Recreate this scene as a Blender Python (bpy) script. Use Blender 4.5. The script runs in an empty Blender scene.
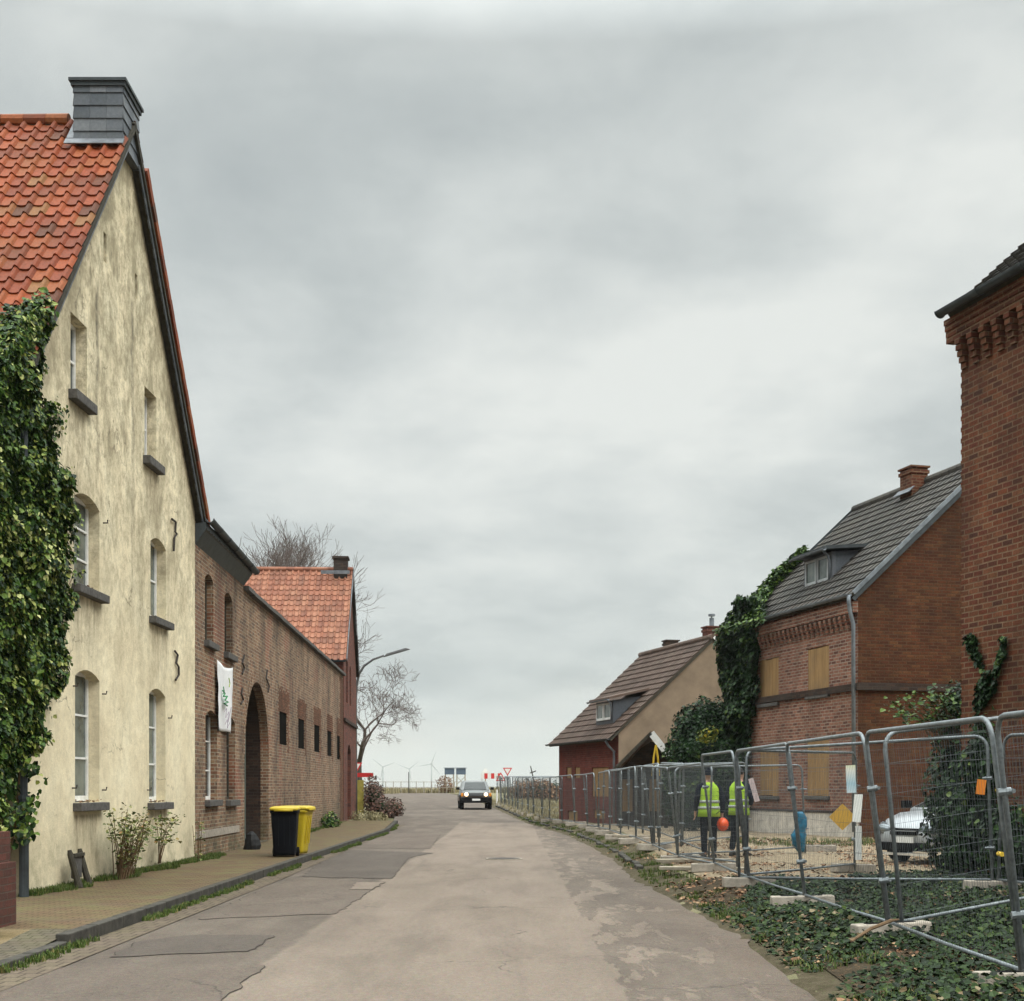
import bpy, bmesh, math, random
from mathutils import Vector, Matrix, noise, geometry
random.seed(7)
R = random.random
def U_(a, b): return a + (b - a) * R()
scene = bpy.context.scene
C = scene.collection
CAMZ = 1.6; F = 1400.0; HY = 788.0
def at(px, py, d): return Vector(((px - 512) / F * d, d, CAMZ + (HY - py) / F * d))
def lerp_tab(tab, t):
    if t <= tab[0][0]: return tab[0][1]
    for (a, va), (b, vb) in zip(tab, tab[1:]):
        if t <= b: return va + (vb - va) * (t - a) / (b - a)
    return tab[-1][1]
def sstep(a, b, t):
    t = max(0, min(1, (t - a) / (b - a))); return t * t * (3 - 2 * t)

# ------------------------------------------------------------------ materials
class Mat:
    def __init__(s, name):
        s.m = bpy.data.materials.new(name); s.m.use_nodes = True
        s.nt = s.m.node_tree; s.b = s.nt.nodes['Principled BSDF']
        s.b.inputs['Specular IOR Level'].default_value = 0.15
    def n(s, t, **kw):
        nd = s.nt.nodes.new(t)
        for k, v in kw.items():
            if k.startswith('i_'):
                k = k[2:]; k = int(k) if k.isdigit() else k.replace('_', ' ')
                s.set(nd.inputs[k], v)
            else: setattr(nd, k, v)
        return nd
    def set(s, inp, v):
        if isinstance(v, bpy.types.NodeSocket): s.nt.links.new(v, inp)
        else:
            if inp.type == 'RGBA' and len(v) == 3: v = (*v, 1)
            inp.default_value = v
    def pos(s): return s.n('ShaderNodeNewGeometry').outputs['Position']
    def uv(s): return s.n('ShaderNodeTexCoord').outputs['UV']
    def map(s, v, sc=(1, 1, 1), loc=(0, 0, 0)):
        return s.n('ShaderNodeMapping', i_Vector=v, i_Scale=sc, i_Location=loc).outputs[0]
    def noise(s, v, sc, det=5, rough=.6, dist=0):
        return s.n('ShaderNodeTexNoise', i_Vector=v, i_Scale=sc, i_Detail=det, i_Roughness=rough, i_Distortion=dist).outputs[0]
    def ramp(s, f, stops, interp='LINEAR'):
        r = s.n('ShaderNodeValToRGB', i_0=f); cr = r.color_ramp; cr.interpolation = interp
        while len(cr.elements) < len(stops): cr.elements.new(.5)
        for e, (p, c) in zip(cr.elements, stops):
            e.position = p; c = (c, c, c) if isinstance(c, (int, float)) else c; e.color = (*c, 1)
        return r.outputs[0]
    def mix(s, f, a, b, mode='MIX'):
        nd = s.n('ShaderNodeMix', data_type='RGBA', blend_type=mode)
        s.set(nd.inputs[0], f); s.set(nd.inputs[6], a); s.set(nd.inputs[7], b); return nd.outputs[2]
    def math(s, op, a, b=0.0, c=None, clamp=False):
        nd = s.n('ShaderNodeMath', operation=op, use_clamp=clamp); s.set(nd.inputs[0], a); s.set(nd.inputs[1], b)
        if c is not None: s.set(nd.inputs[2], c)
        return nd.outputs[0]
    def bump(s, h, st=.5, dist=.01):
        return s.n('ShaderNodeBump', i_Height=h, i_Strength=st, i_Distance=dist).outputs[0]
    def out(s, col, rough=.85, nrm=None, spec=None, metal=None):
        s.set(s.b.inputs['Base Color'], col); s.set(s.b.inputs['Roughness'], rough)
        if nrm is not None: s.set(s.b.inputs['Normal'], nrm)
        if spec is not None: s.set(s.b.inputs['Specular IOR Level'], spec)
        if metal is not None: s.set(s.b.inputs['Metallic'], metal)
        return s.m

def simple(name, col, rough=.7, var=.25, scale=6, spec=.3, metal=0, bump=.0, bscale=60):
    M = Mat(name); p = M.pos()
    a = M.noise(p, scale, 6, .65)
    dk = tuple(c * (1 - var) for c in col); lt = tuple(min(1, c * (1 + var)) for c in col)
    c = M.ramp(a, [(.3, dk), (.7, lt)])
    nr = M.bump(M.noise(p, bscale, 3), bump, .01) if bump else None
    return M.out(c, rough, nr, spec, metal)

def brick(name, cols, mortar, stain=(.05, .045, .04), stain_amt=.5, patch=None, patch_th=.62, bw=.25, bh=.083, moss=None, wear=.25, ms=.0075):
    M = Mat(name); uv = M.uv(); p = M.pos()
    wob = M.n('ShaderNodeVectorMath', operation='SCALE', i_0=M.n('ShaderNodeTexNoise', i_Vector=p, i_Scale=2.2, i_Detail=3.0).outputs[1]); wob.inputs['Scale'].default_value = .022
    v = M.n('ShaderNodeVectorMath', operation='ADD', i_0=uv, i_1=wob.outputs[0]).outputs[0]
    br = M.n('ShaderNodeTexBrick', i_Vector=v, i_Color1=(0, 0, 0), i_Color2=(1, 1, 1), i_Mortar=(.5, .5, .5), i_Scale=1.0)
    br.inputs['Mortar Size'].default_value = ms; br.inputs['Mortar Smooth'].default_value = .25
    br.inputs['Brick Width'].default_value = bw; br.inputs['Row Height'].default_value = bh
    n = len(cols)
    c = M.ramp(br.outputs[0], [(min(.999, (i + .5) / n), k) for i, k in enumerate(cols)])
    c = M.mix(.8, c, M.ramp(M.noise(p, 30, 5, .75), [(.25, .42), (.75, 1.6)]), 'MULTIPLY')
    c = M.mix(.6, c, M.ramp(M.noise(p, 3.0, 5, .7), [(.3, .6), (.7, 1.35)]), 'MULTIPLY')
    if patch:
        c = M.mix(M.ramp(M.noise(p, .55, 4, .6, .4), [(patch_th - .05, 0), (patch_th + .05, .75)]), c, patch)
    mm = M.ramp(M.noise(p, 7, 4, .7), [(.3, tuple(x * .55 for x in mortar)), (.7, mortar)])
    fac = M.math('MULTIPLY', br.outputs[1], M.ramp(M.noise(p, 1.6, 5, .7), [(.3, 1 - wear), (.6, 1)]))
    c = M.mix(fac, c, mm)
    st = M.noise(M.map(p, (.8, .8, .35)), 1.0, 7, .68)
    c = M.mix(M.ramp(st, [(.42, 0), (.72, stain_amt)]), c, stain)
    if moss:
        z = M.n('ShaderNodeSeparateXYZ', i_0=p).outputs[2]
        mk = M.math('MULTIPLY', M.ramp(M.math('DIVIDE', z, 1.6), [(.05, 1), (.8, 0)]), M.ramp(M.noise(p, 2.5, 5, .7), [(.4, 0), (.6, .7)]))
        c = M.mix(mk, c, moss)
    h = M.math('SUBTRACT', M.math('MULTIPLY', M.noise(p, 70, 4, .7), .6), br.outputs[1])
    return M.out(c, .9, M.bump(h, .8, .012), .2)

def rndattr(M): return M.n('ShaderNodeAttribute', attribute_name='rnd').outputs['Fac']
def tile_mat(name, stops, lichen=(.25, .24, .16), lich=.35, rough=.75):
    M = Mat(name); p = M.pos()
    c = M.ramp(rndattr(M), stops)
    c = M.mix(.7, c, M.ramp(M.noise(p, 18, 5, .7), [(.3, .6), (.7, 1.25)]), 'MULTIPLY')
    c = M.mix(M.ramp(M.noise(p, 1.1, 6, .7), [(.45, 0), (.75, lich)]), c, lichen)
    c = M.mix(M.ramp(M.noise(p, 55, 3, .6), [(.62, 0), (.75, lich)]), c, (.03, .028, .022))
    return M.out(c, rough, M.bump(M.noise(p, 60, 3), .3, .006), .25)
def leaf_mat(name, stops, rough=.5):
    M = Mat(name); p = M.pos()
    c = M.ramp(rndattr(M), stops)
    c = M.mix(.5, c, M.ramp(M.noise(p, 25, 3), [(.3, .65), (.7, 1.3)]), 'MULTIPLY')
    M.out(c, rough, None, .14)
    M.b.inputs['Subsurface Weight'].default_value = 0
    return M.m

# yellow plaster: real dirt, rain streaks, dirtier towards the gable top
def plaster():
    M = Mat('yellow_plaster'); p = M.pos()
    z = M.n('ShaderNodeSeparateXYZ', i_0=p).outputs[2]
    base = M.ramp(M.noise(p, .9, 6, .6), [(.3, (.64, .55, .38)), (.5, (.75, .66, .465)), (.72, (.81, .735, .535))])
    st1 = M.noise(M.map(p, (1.2, 1.2, .8)), 1.0, 10, .72, .3)
    st2 = M.noise(M.map(p, (2.2, 2.2, 1.0)), 1.7, 10, .76, .2)
    st3 = M.noise(p, 5.0, 10, .8, .2)
    hi = M.ramp(M.math('DIVIDE', z, 12.0), [(.0, .12), (.30, .25), (.5, .75), (.8, 1.0)])
    low = M.ramp(M.math('DIVIDE', z, 12.0), [(.0, .9), (.06, .35), (.14, 0)])
    d1 = M.math('MULTIPLY', M.ramp(st1, [(.43, 0), (.62, .85)]), hi)
    d2 = M.math('MULTIPLY', M.ramp(st2, [(.54, 0), (.68, .8)]), hi)
    d3 = M.math('MULTIPLY', M.ramp(st3, [(.46, 0), (.60, .8)]), M.math('ADD', M.math('MULTIPLY', hi, .75), .12))
    c = M.mix(d1, base, (.27, .235, .15))
    c = M.mix(d2, c, (.155, .135, .09))
    c = M.mix(d3, c, (.25, .21, .14))
    c = M.mix(M.math('MULTIPLY', low, M.ramp(M.noise(p, 1.8, 7, .7), [(.42, 0), (.62, 1)])), c, (.17, .16, .09))
    # rust and soot runs below the two attic slits
    y = M.n('ShaderNodeSeparateXYZ', i_0=p).outputs[1]
    for yy, top, bot, w, col in ((22.46, 9.8, 5.0, .10, (.08, .07, .055)), (24.4, 10.2, 3.4, .13, (.11, .095, .07)), (24.9, 6.5, 2.6, .3, (.26, .22, .14))):
        dy = M.math('ABSOLUTE', M.math('SUBTRACT', M.math('ADD', y, M.math('MULTIPLY', M.math('SUBTRACT', M.noise(p, 1.5, 4), .5), .35)), yy))
        k = M.ramp(M.math('DIVIDE', dy, w), [(.2, 1), (1.0, 0)])
        zz = M.math('DIVIDE', M.math('SUBTRACT', z, bot), top - bot)
        kz = M.ramp(zz, [(0, 0), (.6, .55), (.96, .9), (1, 0)])
        c = M.mix(M.math('MULTIPLY', M.math('MULTIPLY', k, kz), M.ramp(M.noise(p, 6, 5, .7), [(.3, .25), (.65, 1)])), c, col)
    wobn = M.noise(p, 2.0, 6, .7)
    run = M.noise(M.map(p, (4, 4, .9)), 1.6, 8, .75)
    for yc, hw_, zs in ((21.9, .8, 4.62), (26.1, .78, 4.64), (21.5, .6, 7.5), (25.6, .55, 7.45), (21.9, .85, 1.2), (26.1, .8, 1.2)):
        ky = M.ramp(M.math('DIVIDE', M.math('ABSOLUTE', M.math('SUBTRACT', y, yc)), hw_), [(.55, 1), (1.0, 0)])
        kz = M.ramp(M.math('DIVIDE', M.math('SUBTRACT', zs, z), 1.5), [(0, 0), (.02, 1), (.3, .6), (1, 0)])
        c = M.mix(M.math('MULTIPLY', M.math('MULTIPLY', ky, kz), M.ramp(run, [(.4, .05), (.62, .85)])), c, (.20, .165, .11))
    rk = M.math('SUBTRACT', M.math('SUBTRACT', 13.0, M.math('MULTIPLY', M.math('ABSOLUTE', M.math('SUBTRACT', y, 23.95)), 1.155)), z)
    rk = M.math('ADD', rk, M.math('MULTIPLY', M.math('SUBTRACT', wobn, .5), 1.6))
    c = M.mix(M.math('MULTIPLY', M.ramp(M.math('MULTIPLY', rk, .5), [(0, .8), (.25, .5), (.75, 0)]), M.ramp(M.noise(p, 4, 7, .75), [(.35, .15), (.6, 1)])), c, (.23, .19, .125))
    c = M.mix(.5, c, M.ramp(M.noise(p, 9, 8, .75), [(.3, .78), (.7, 1.15)]), 'MULTIPLY')
    vor = M.n('ShaderNodeTexVoronoi', feature='DISTANCE_TO_EDGE', i_Vector=M.n('ShaderNodeVectorMath', operation='ADD', i_0=p, i_1=M.n('ShaderNodeTexNoise', i_Vector=p, i_Scale=2.0, i_Detail=5.0).outputs[1]).outputs[0], i_Scale=.55).outputs[0]
    ck = M.math('MULTIPLY', M.ramp(vor, [(.0, 1), (.012, 0)]), M.ramp(M.noise(p, .8, 3), [(.52, 0), (.6, .7)]))
    c = M.mix(ck, c, (.12, .10, .07))
    h = M.math('ADD', M.noise(p, 28, 6, .7), M.math('MULTIPLY', M.noise(p, 2.2, 4), 2.5))
    return M.out(c, .92, M.bump(h, .5, .02), .15)

m_plaster = plaster()
m_brick_tan = brick('weathered_tan_brick', [(.15, .08, .05), (.22, .12, .075), (.255, .155, .095), (.28, .18, .11), (.245, .12, .07), (.12, .075, .055)], (.40, .34, .25), stain=(.035, .028, .022), stain_amt=.85, patch=(.24, .075, .045), patch_th=.60, moss=(.075, .08, .04), wear=.12, ms=.012)
m_brick_dark = brick('dark_coach_brick', [(0.036, 0.0216, 0.0162), (0.0576, 0.0324, 0.0216), (0.0288, 0.018, 0.0144)], (0.0504, 0.0432, 0.036), stain_amt=.7)  # colours lowered so the brick itself carries the gateway vault's shade
m_brick_red = brick('red_engineering_brick', [(0.06505, 0.02532, 0.01616), (0.1177, 0.03482, 0.01795), (0.1456, 0.04484, 0.0202), (0.09601, 0.02902, 0.01661), (0.1332, 0.05276, 0.02468), (0.08054, 0.02744, 0.01616), (0.1673, 0.06331, 0.03142), (0.1084, 0.03166, 0.01795)], (0.223, 0.1477, 0.08976), stain=(0.02478, 0.01477, 0.01077), stain_amt=.6, moss=(0.06195, 0.04221, 0.0202), wear=.4, ms=.0115, bw=.235)
m_brick_front = brick('pinkish_red_facing_brick', [(0.1784, 0.06919, 0.04712), (0.2471, 0.1107, 0.07405), (0.2128, 0.08995, 0.06059), (0.2882, 0.1384, 0.09425), (0.1167, 0.04843, 0.03703)], (0.3569, 0.3045, 0.2423), stain=(0.04804, 0.03114, 0.02356), stain_amt=.5, wear=.15, ms=.012)
m_brick_gable = brick('orange_brown_gable_brick', [(0.06324, 0.01988, 0.008262), (0.08959, 0.03041, 0.01136), (0.07905, 0.02339, 0.009299), (0.0527, 0.01754, 0.008262), (0.1001, 0.03975, 0.01446)], (0.08959, 0.05145, 0.02479), stain=(0.01317, 0.008185, 0.005164), stain_amt=.55, patch=(0.08695, 0.03975, 0.01239), patch_th=.66, wear=.2, ms=.012)
m_brick_plain = brick('plain_red_brick', [(0.144, 0.0324, 0.02268), (0.1786, 0.0432, 0.0297), (0.1267, 0.0297, 0.0216)], (0.1267, 0.0702, 0.054), stain_amt=.4)
m_brick_house = brick('dark_red_farmhouse_brick', [(0.1224, 0.039, 0.027), (0.1728, 0.054, 0.036), (0.0936, 0.036, 0.027)], (0.144, 0.084, 0.066), stain_amt=.5)
m_tile_orange = tile_mat('orange_clay_tile', [(0, (0.08109, 0.02415, 0.00972)), (.07, (0.1431, 0.02964, 0.00891)), (.4, (0.2051, 0.03951, 0.00972)), (.75, (0.2433, 0.05268, 0.01215)), (.95, (0.2194, 0.06037, 0.0162)), (1, (0.1908, 0.08781, 0.02835))], lichen=(0.08586, 0.04939, 0.01782), lich=.35, rough=.7)
m_tile_pink = tile_mat('salmon_clay_tile', [(0, (0.1685, 0.0638, 0.0384)), (.5, (0.2443, 0.09187, 0.0528)), (1, (0.2948, 0.1276, 0.0744))], lichen=(0.1601, 0.1148, 0.072), lich=.35, rough=.7)
m_tile_grey = tile_mat('grey_concrete_tile', [(0, (0.04292, 0.0406, 0.03747)), (.5, (0.06009, 0.05481, 0.0493)), (1, (0.08155, 0.07308, 0.06508))], lichen=(0.08584, 0.07714, 0.05522), lich=.45)
m_tile_brown = tile_mat('brown_concrete_tile', [(0, (0.06552, 0.04182, 0.03198)), (.5, (0.09576, 0.0615, 0.04674)), (1, (0.121, 0.08118, 0.06396))], lichen=(0.1008, 0.08364, 0.05904), lich=.35)
m_slate = tile_mat('grey_slate', [(0, (.055, .065, .078)), (.5, (.085, .095, .11)), (1, (.13, .14, .155))], lichen=(.13, .13, .11), lich=.25, rough=.45)
m_zinc = simple('zinc_sheet', (.15, .17, .19), .5, .35, 4, .3, .3)
m_zinc_dark = simple('dark_zinc_gutter', (.035, .042, .046), .55, .35, 5, .3, .1)
m_lead = simple('lead_flashing', (.13, .14, .155), .6, .4, 6, .3, .1)
m_stone_sill = simple('dark_sill_stone', (.085, .08, .075), .85, .4, 14, .2, 0, .5)
m_frame_white = simple('white_painted_frame', (.68, .68, .66), .5, .15, 6)
m_frame_grey = simple('grey_painted_frame', (.36, .38, .39), .5, .2, 6)
m_iron = simple('rusty_black_iron', (.035, .028, .024), .7, .4, 12)
m_wood_dark = simple('dark_gate_wood', (.045, .04, .03), .8, .4, 9, .2, 0, .4)
m_wood_green = simple('green_painted_wood', (.075, .10, .085), .7, .35, 8)
m_wood_bleach = simple('bleached_timber', (.30, .26, .2), .85, .3, 8)
m_black = simple('black_rubber', (.006, .006, .007), .7, .2, 10, .06)
m_void = simple('unlit_opening_board', (.006, .005, .004), .9, .3, 5, .02)  # near-black colour stands for the unlit depth of an opening
def glass(name, tint=(.02, .025, .027), rough=.06, curtain=None):
    M = Mat(name); p = M.pos()
    c = M.ramp(M.noise(p, 1.3, 4), [(.35, tint), (.7, curtain or tuple(x * 2 for x in tint))])
    return M.out(c, rough, M.bump(M.noise(p, 1.2, 2), .04, .02), .35)
m_glass = glass('dark_window_glass', (.02, .028, .028), .06, (.10, .12, .115))
m_glass_dark = glass('dim_window_glass', (.01, .012, .012), .15)
m_glass_pale = glass('pale_curtained_glass', (.03, .042, .042), .08, (.16, .19, .17))
def osb():
    M = Mat('weathered_plywood'); p = M.pos()
    c = M.ramp(M.noise(M.map(p, (12, 12, .9)), 1.0, 6, .7, .3), [(.25, (.17, .098, .042)), (.5, (.27, .165, .072)), (.75, (.36, .235, .11))])
    c = M.mix(M.ramp(M.noise(p, 1.4, 5), [(.45, 0), (.75, .6)]), c, (.17, .12, .075))
    return M.out(c, .8, M.bump(M.noise(M.map(p, (20, 20, 1)), 2, 4), .3, .005), .2)
m_ply = osb()
def asphalt(name, kind):
    M = Mat(name); p = M.pos()
    sep = M.n('ShaderNodeSeparateXYZ', i_0=p); x, y = sep.outputs[0], sep.outputs[1]
    fine = M.noise(p, 90, 5, .8)
    spk = M.n('ShaderNodeTexVoronoi', i_Vector=p, i_Scale=75.0).outputs[1]
    big = M.noise(M.map(p, (1, .35, 1)), .9, 7, .68)
    old = M.ramp(big, [(.3, (.072, .056, .045)), (.5, (.112, .089, .071)), (.7, (.15, .122, .098))])
    new = M.ramp(big, [(.3, (0.1431, 0.1123, 0.08841)), (.5, (0.1765, 0.1396, 0.11)), (.72, (0.2051, 0.1631, 0.1299))])
    if kind == 'road':
        wob = M.math('MULTIPLY', M.math('SUBTRACT', M.noise(p, 1.3, 7, .7), .5), .9)
        xx = M.math('ADD', x, M.math('MULTIPLY', wob, .25))
        lm = M.ramp(M.math('ADD', M.math('MULTIPLY', xx, .1), .5), [(.272, 0), (.276, 1)])
        # right-hand side of the overlay has worn through in ragged runs
        r = M.math('MULTIPLY', M.math('SUBTRACT', x, .95), 1 / 1.6, clamp=True)
        worn = M.noise(M.map(p, (1.5, .42, 1)), 1.5, 10, .70, .35)
        wm = M.ramp(M.math('ADD', worn, M.math('MULTIPLY', r, .10)), [(.49, 0), (.51, 1)])
        wm = M.math('MULTIPLY', wm, M.ramp(M.math('SUBTRACT', xx, .85), [(0, 0), (.03, 1)]))
        far = M.ramp(M.math('MULTIPLY', M.math('ADD', y, M.math('MULTIPLY', wob, 6)), .01), [(.60, 1), (.62, 0)])
        rim = M.ramp(M.math('ADD', M.math('SUBTRACT', x, M.math('MULTIPLY', y, -.006)), M.math('MULTIPLY', wob, .8)), [(0, 1), (1, 0)])
        k = M.math('MULTIPLY', M.math('MULTIPLY', lm, far), M.math('SUBTRACT', 1.0, M.math('MULTIPLY', wm, .85)))
        c = M.mix(k, old, new)
        edge = M.math('MULTIPLY', M.ramp(M.math('SUBTRACT', xx, 1.6), [(0, 0), (.75, 1)]), M.ramp(M.noise(p, 1.1, 6, .7), [(.35, 0), (.6, .75)]))
        c = M.mix(edge, c, (.12, .088, .066))
        h0 = M.math('MULTIPLY', k, 1.2)
    else:
        c = {'dark': M.ramp(big, [(.3, (.064, .051, .042)), (.7, (.105, .086, .07))]), 'red': M.ramp(big, [(.3, (.09, .069, .055)), (.7, (.138, .11, .088))]), 'light': new}[kind]
        h0 = 0.0
    # tar cracks, stains and oil
    dv = M.n('ShaderNodeVectorMath', operation='ADD', i_0=p, i_1=M.n('ShaderNodeTexNoise', i_Vector=p, i_Scale=1.5, i_Detail=5.0).outputs[1]).outputs[0]
    vor = M.n('ShaderNodeTexVoronoi', feature='DISTANCE_TO_EDGE', i_Vector=dv, i_Scale=.45).outputs[0]
    ck = M.math('MULTIPLY', M.ramp(vor, [(.0, 1), (.009, 0)]), M.ramp(M.noise(p, .5, 4), [(.48, 0), (.6, .75)]))
    c = M.mix(ck, c, (.045, .037, .032))
    c = M.mix(M.ramp(M.noise(M.map(p, (1.2, .3, 1)), .7, 6, .65, .5), [(.50, 0), (.70, .45)]), c, (.085, .064, .052))
    c = M.mix(.85, c, M.ramp(fine, [(.25, .35), (.75, 1.65)]), 'MULTIPLY')
    c = M.mix(.8, c, M.ramp(M.noise(p, 16, 6, .8), [(.3, .72), (.7, 1.28)]), 'MULTIPLY')
    c = M.mix(M.ramp(M.noise(p, 38, 2, .5), [(.66, 0), (.72, .5)]), c, (.05, .04, .032))
    c = M.mix(M.ramp(M.noise(M.map(p, (1.9, .10, 1)), 1.2, 5, .6), [(.5, 0), (.7, .3)]), c, (.10, .082, .066))
    c = M.mix(.25, c, M.mix(1.0, c, spk, 'MULTIPLY'))
    dv2 = M.n('ShaderNodeVectorMath', operation='ADD', i_0=p, i_1=M.n('ShaderNodeTexNoise', i_Vector=p, i_Scale=4.0, i_Detail=4.0).outputs[1]).outputs[0]
    v2 = M.n('ShaderNodeTexVoronoi', feature='DISTANCE_TO_EDGE', i_Vector=M.map(dv2, (1, .8, 1)), i_Scale=1.5).outputs[0]
    oldm = M.math('SUBTRACT', 1.0, k) if kind == 'road' else 1.0
    c2 = M.math('MULTIPLY', M.math('MULTIPLY', M.ramp(v2, [(0, 1), (.02, 0)]), M.ramp(M.noise(p, .8, 4), [(.46, 0), (.56, .8)])), oldm)
    c = M.mix(c2, c, (.04, .033, .028))
    h = M.math('ADD', M.math('ADD', fine, h0), M.math('MULTIPLY', ck, -1.5))
    return M.out(c, .88, M.bump(h, .6, .012), .25)
m_road = asphalt('asphalt', 'road'); m_patch_dark = asphalt('dark_asphalt_patch', 'dark'); m_patch_red = asphalt('reddish_asphalt_patch', 'red'); m_patch_light = asphalt('light_concrete_patch', 'light')
def earth(name, a, b, c3, sc=3.0, litter=(.22, .12, .06), la=.5, bump=.8):
    M = Mat(name); p = M.pos()
    c = M.ramp(M.noise(p, sc, 8, .72), [(.3, a), (.5, b), (.7, c3)])
    c = M.mix(.8, c, M.ramp(M.noise(p, 60, 4, .8), [(.25, .4), (.75, 1.6)]), 'MULTIPLY')
    c = M.mix(M.ramp(M.noise(p, 22, 4, .7), [(.58, 0), (.64, la)]), c, litter)
    return M.out(c, .95, M.bump(M.noise(p, 35, 5, .75), bump, .03), .1)
m_soil = earth('bare_soil', (0.02625, 0.01995, 0.01313), (0.04725, 0.0357, 0.02205), (0.0735, 0.05775, 0.03675))
m_field = earth('rough_field', (.10, .10, .055), (.16, .15, .085), (.22, .19, .12), .3)
m_gravel = earth('gravel', (0.168, 0.126, 0.0805), (0.266, 0.21, 0.14), (0.35, 0.287, 0.203), 5, (0.112, 0.07, 0.042), .6, 1.0)
m_verge = earth('verge_dirt', (0.0385, 0.033, 0.0165), (0.0715, 0.05775, 0.03575), (0.11, 0.09075, 0.0605), 4, (0.055, 0.0715, 0.022), .7)
m_drive = earth('sandy_driveway', (0.102, 0.0768, 0.036), (0.1683, 0.1248, 0.0675), (0.2142, 0.168, 0.108), 2.2, (0.0612, 0.0528, 0.0225), .35)
def paving(name, cols, mort, bw=.2, bh=.1, moss=.7):
    M = Mat(name); uv = M.n('ShaderNodeMapping', i_Vector=M.pos(), i_Rotation=(0, 0, .0)).outputs[0]; p = M.pos()
    br = M.n('ShaderNodeTexBrick', i_Vector=uv, i_Color1=(0, 0, 0), i_Color2=(1, 1, 1), i_Scale=1.0)
    br.inputs['Mortar Size'].default_value = .008; br.inputs['Brick Width'].default_value = bw; br.inputs['Row Height'].default_value = bh
    c = M.ramp(br.outputs[0], [(0, cols[0]), (.5, cols[1]), (1, cols[2])])
    c = M.mix(.6, c, M.ramp(M.noise(p, 40, 4), [(.3, .6), (.7, 1.3)]), 'MULTIPLY')
    c = M.mix(br.outputs[1], c, mort)
    c = M.mix(M.ramp(M.noise(p, 1.7, 7, .7), [(.45, 0), (.68, moss)]), c, (.115, .115, .045))
    c = M.mix(M.ramp(M.noise(p, 1.1, 6, .7, .3), [(.5, 0), (.7, .6)]), c, (.09, .07, .05))
    return M.out(c, .9, M.bump(M.math('SUBTRACT', M.noise(p, 50, 3), br.outputs[1]), .7, .012), .2)
m_pave = paving('clay_pavers', [(0.1028, 0.0682, 0.03713), (0.1356, 0.09024, 0.0495), (0.1169, 0.0704, 0.04125)], (0.02805, 0.022, 0.01238), .2, .1)
m_gutterpave = paving('gutter_pavers', [(0.088, 0.066, 0.0484), (0.1232, 0.09464, 0.0682), (0.1012, 0.077, 0.0572)], (0.0308, 0.022, 0.0176), .16, .25, .25)
m_cobble = paving('grey_setts', [(0.066, 0.056, 0.0425), (0.102, 0.084, 0.0625), (0.084, 0.0672, 0.05)], (0.024, 0.0196, 0.0125), .14, .14, .3)
m_kerb = simple('kerb_stone', (0.051, 0.0468, 0.0396), .9, .45, 5, .2, 0, .5)
m_conc = simple('pale_concrete', (.30, .265, .22), .9, .3, 9, .2, 0, .6, 90)
m_plinth = simple('whitewashed_plinth', (.52, .48, .42), .9, .3, 3, .2, 0, .4)
m_stucco = simple('tan_stucco', (.205, .155, .11), .92, .22, 1.2, .15, 0, .4, 90)
m_galv = simple('galvanised_tube', (.165, .185, .195), .5, .4, 16, .35, .35)
m_wire = simple('galvanised_wire', (0.104, 0.116, 0.124), .6, .3, 30, .2, .2, 0)
m_leaf_ivy = leaf_mat('ivy_leaf', [(0, (.006, .016, .005)), (.25, (.02, .048, .009)), (.5, (.05, .10, .016)), (.75, (.12, .175, .032)), (.9, (.22, .25, .055)), (1, (.42, .44, .18))], .42)
m_leaf_dark = leaf_mat('dark_evergreen_leaf', [(0, (.006, .015, .006)), (.5, (.014, .036, .011)), (.85, (.034, .072, .018)), (1, (.10, .14, .035))], .45)
m_leaf_ground = leaf_mat('ground_ivy_leaf', [(0, (0.00496, 0.00992, 0.00372)), (.45, (0.0124, 0.0279, 0.00682)), (.72, (0.02604, 0.04836, 0.01116)), (.85, (0.0527, 0.0806, 0.0186)), (.92, (0.0868, 0.0434, 0.0217)), (1, (0.186, 0.1488, 0.0868))], .5)
m_grass = leaf_mat('grass_blade', [(0, (0.0324, 0.0594, 0.012)), (.6, (0.0612, 0.099, 0.018)), (.9, (0.108, 0.1254, 0.036)), (1, (0.2016, 0.1584, 0.066))], .6)
m_drygrass = leaf_mat('dry_grass_blade', [(0, (.12, .11, .055)), (.6, (.24, .20, .11)), (1, (.34, .29, .17))], .8)
m_shrubleaf = leaf_mat('shrub_leaf', [(0, (.06, .09, .03)), (.6, (.14, .17, .05)), (.9, (.26, .24, .08)), (1, (.3, .18, .08))], .6)
m_litter = leaf_mat('dead_leaf', [(0, (.10, .05, .03)), (.6, (.2, .11, .06)), (1, (.34, .22, .13))], .8)
m_bark = simple('grey_brown_bark', (.085, .07, .06), .9, .35, 5, .15)
m_twig = simple('fine_twigs', (.11, .085, .075), .9, .3, 5, .1)
m_stem = simple('woody_stem', (.13, .085, .05), .9, .4, 12, .1)
m_core = simple('shaded_foliage_core', (0.0096, 0.02376, 0.00756), .95, .3, 5, .05)  # shade deep in the foliage, put into a dark green colour

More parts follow.
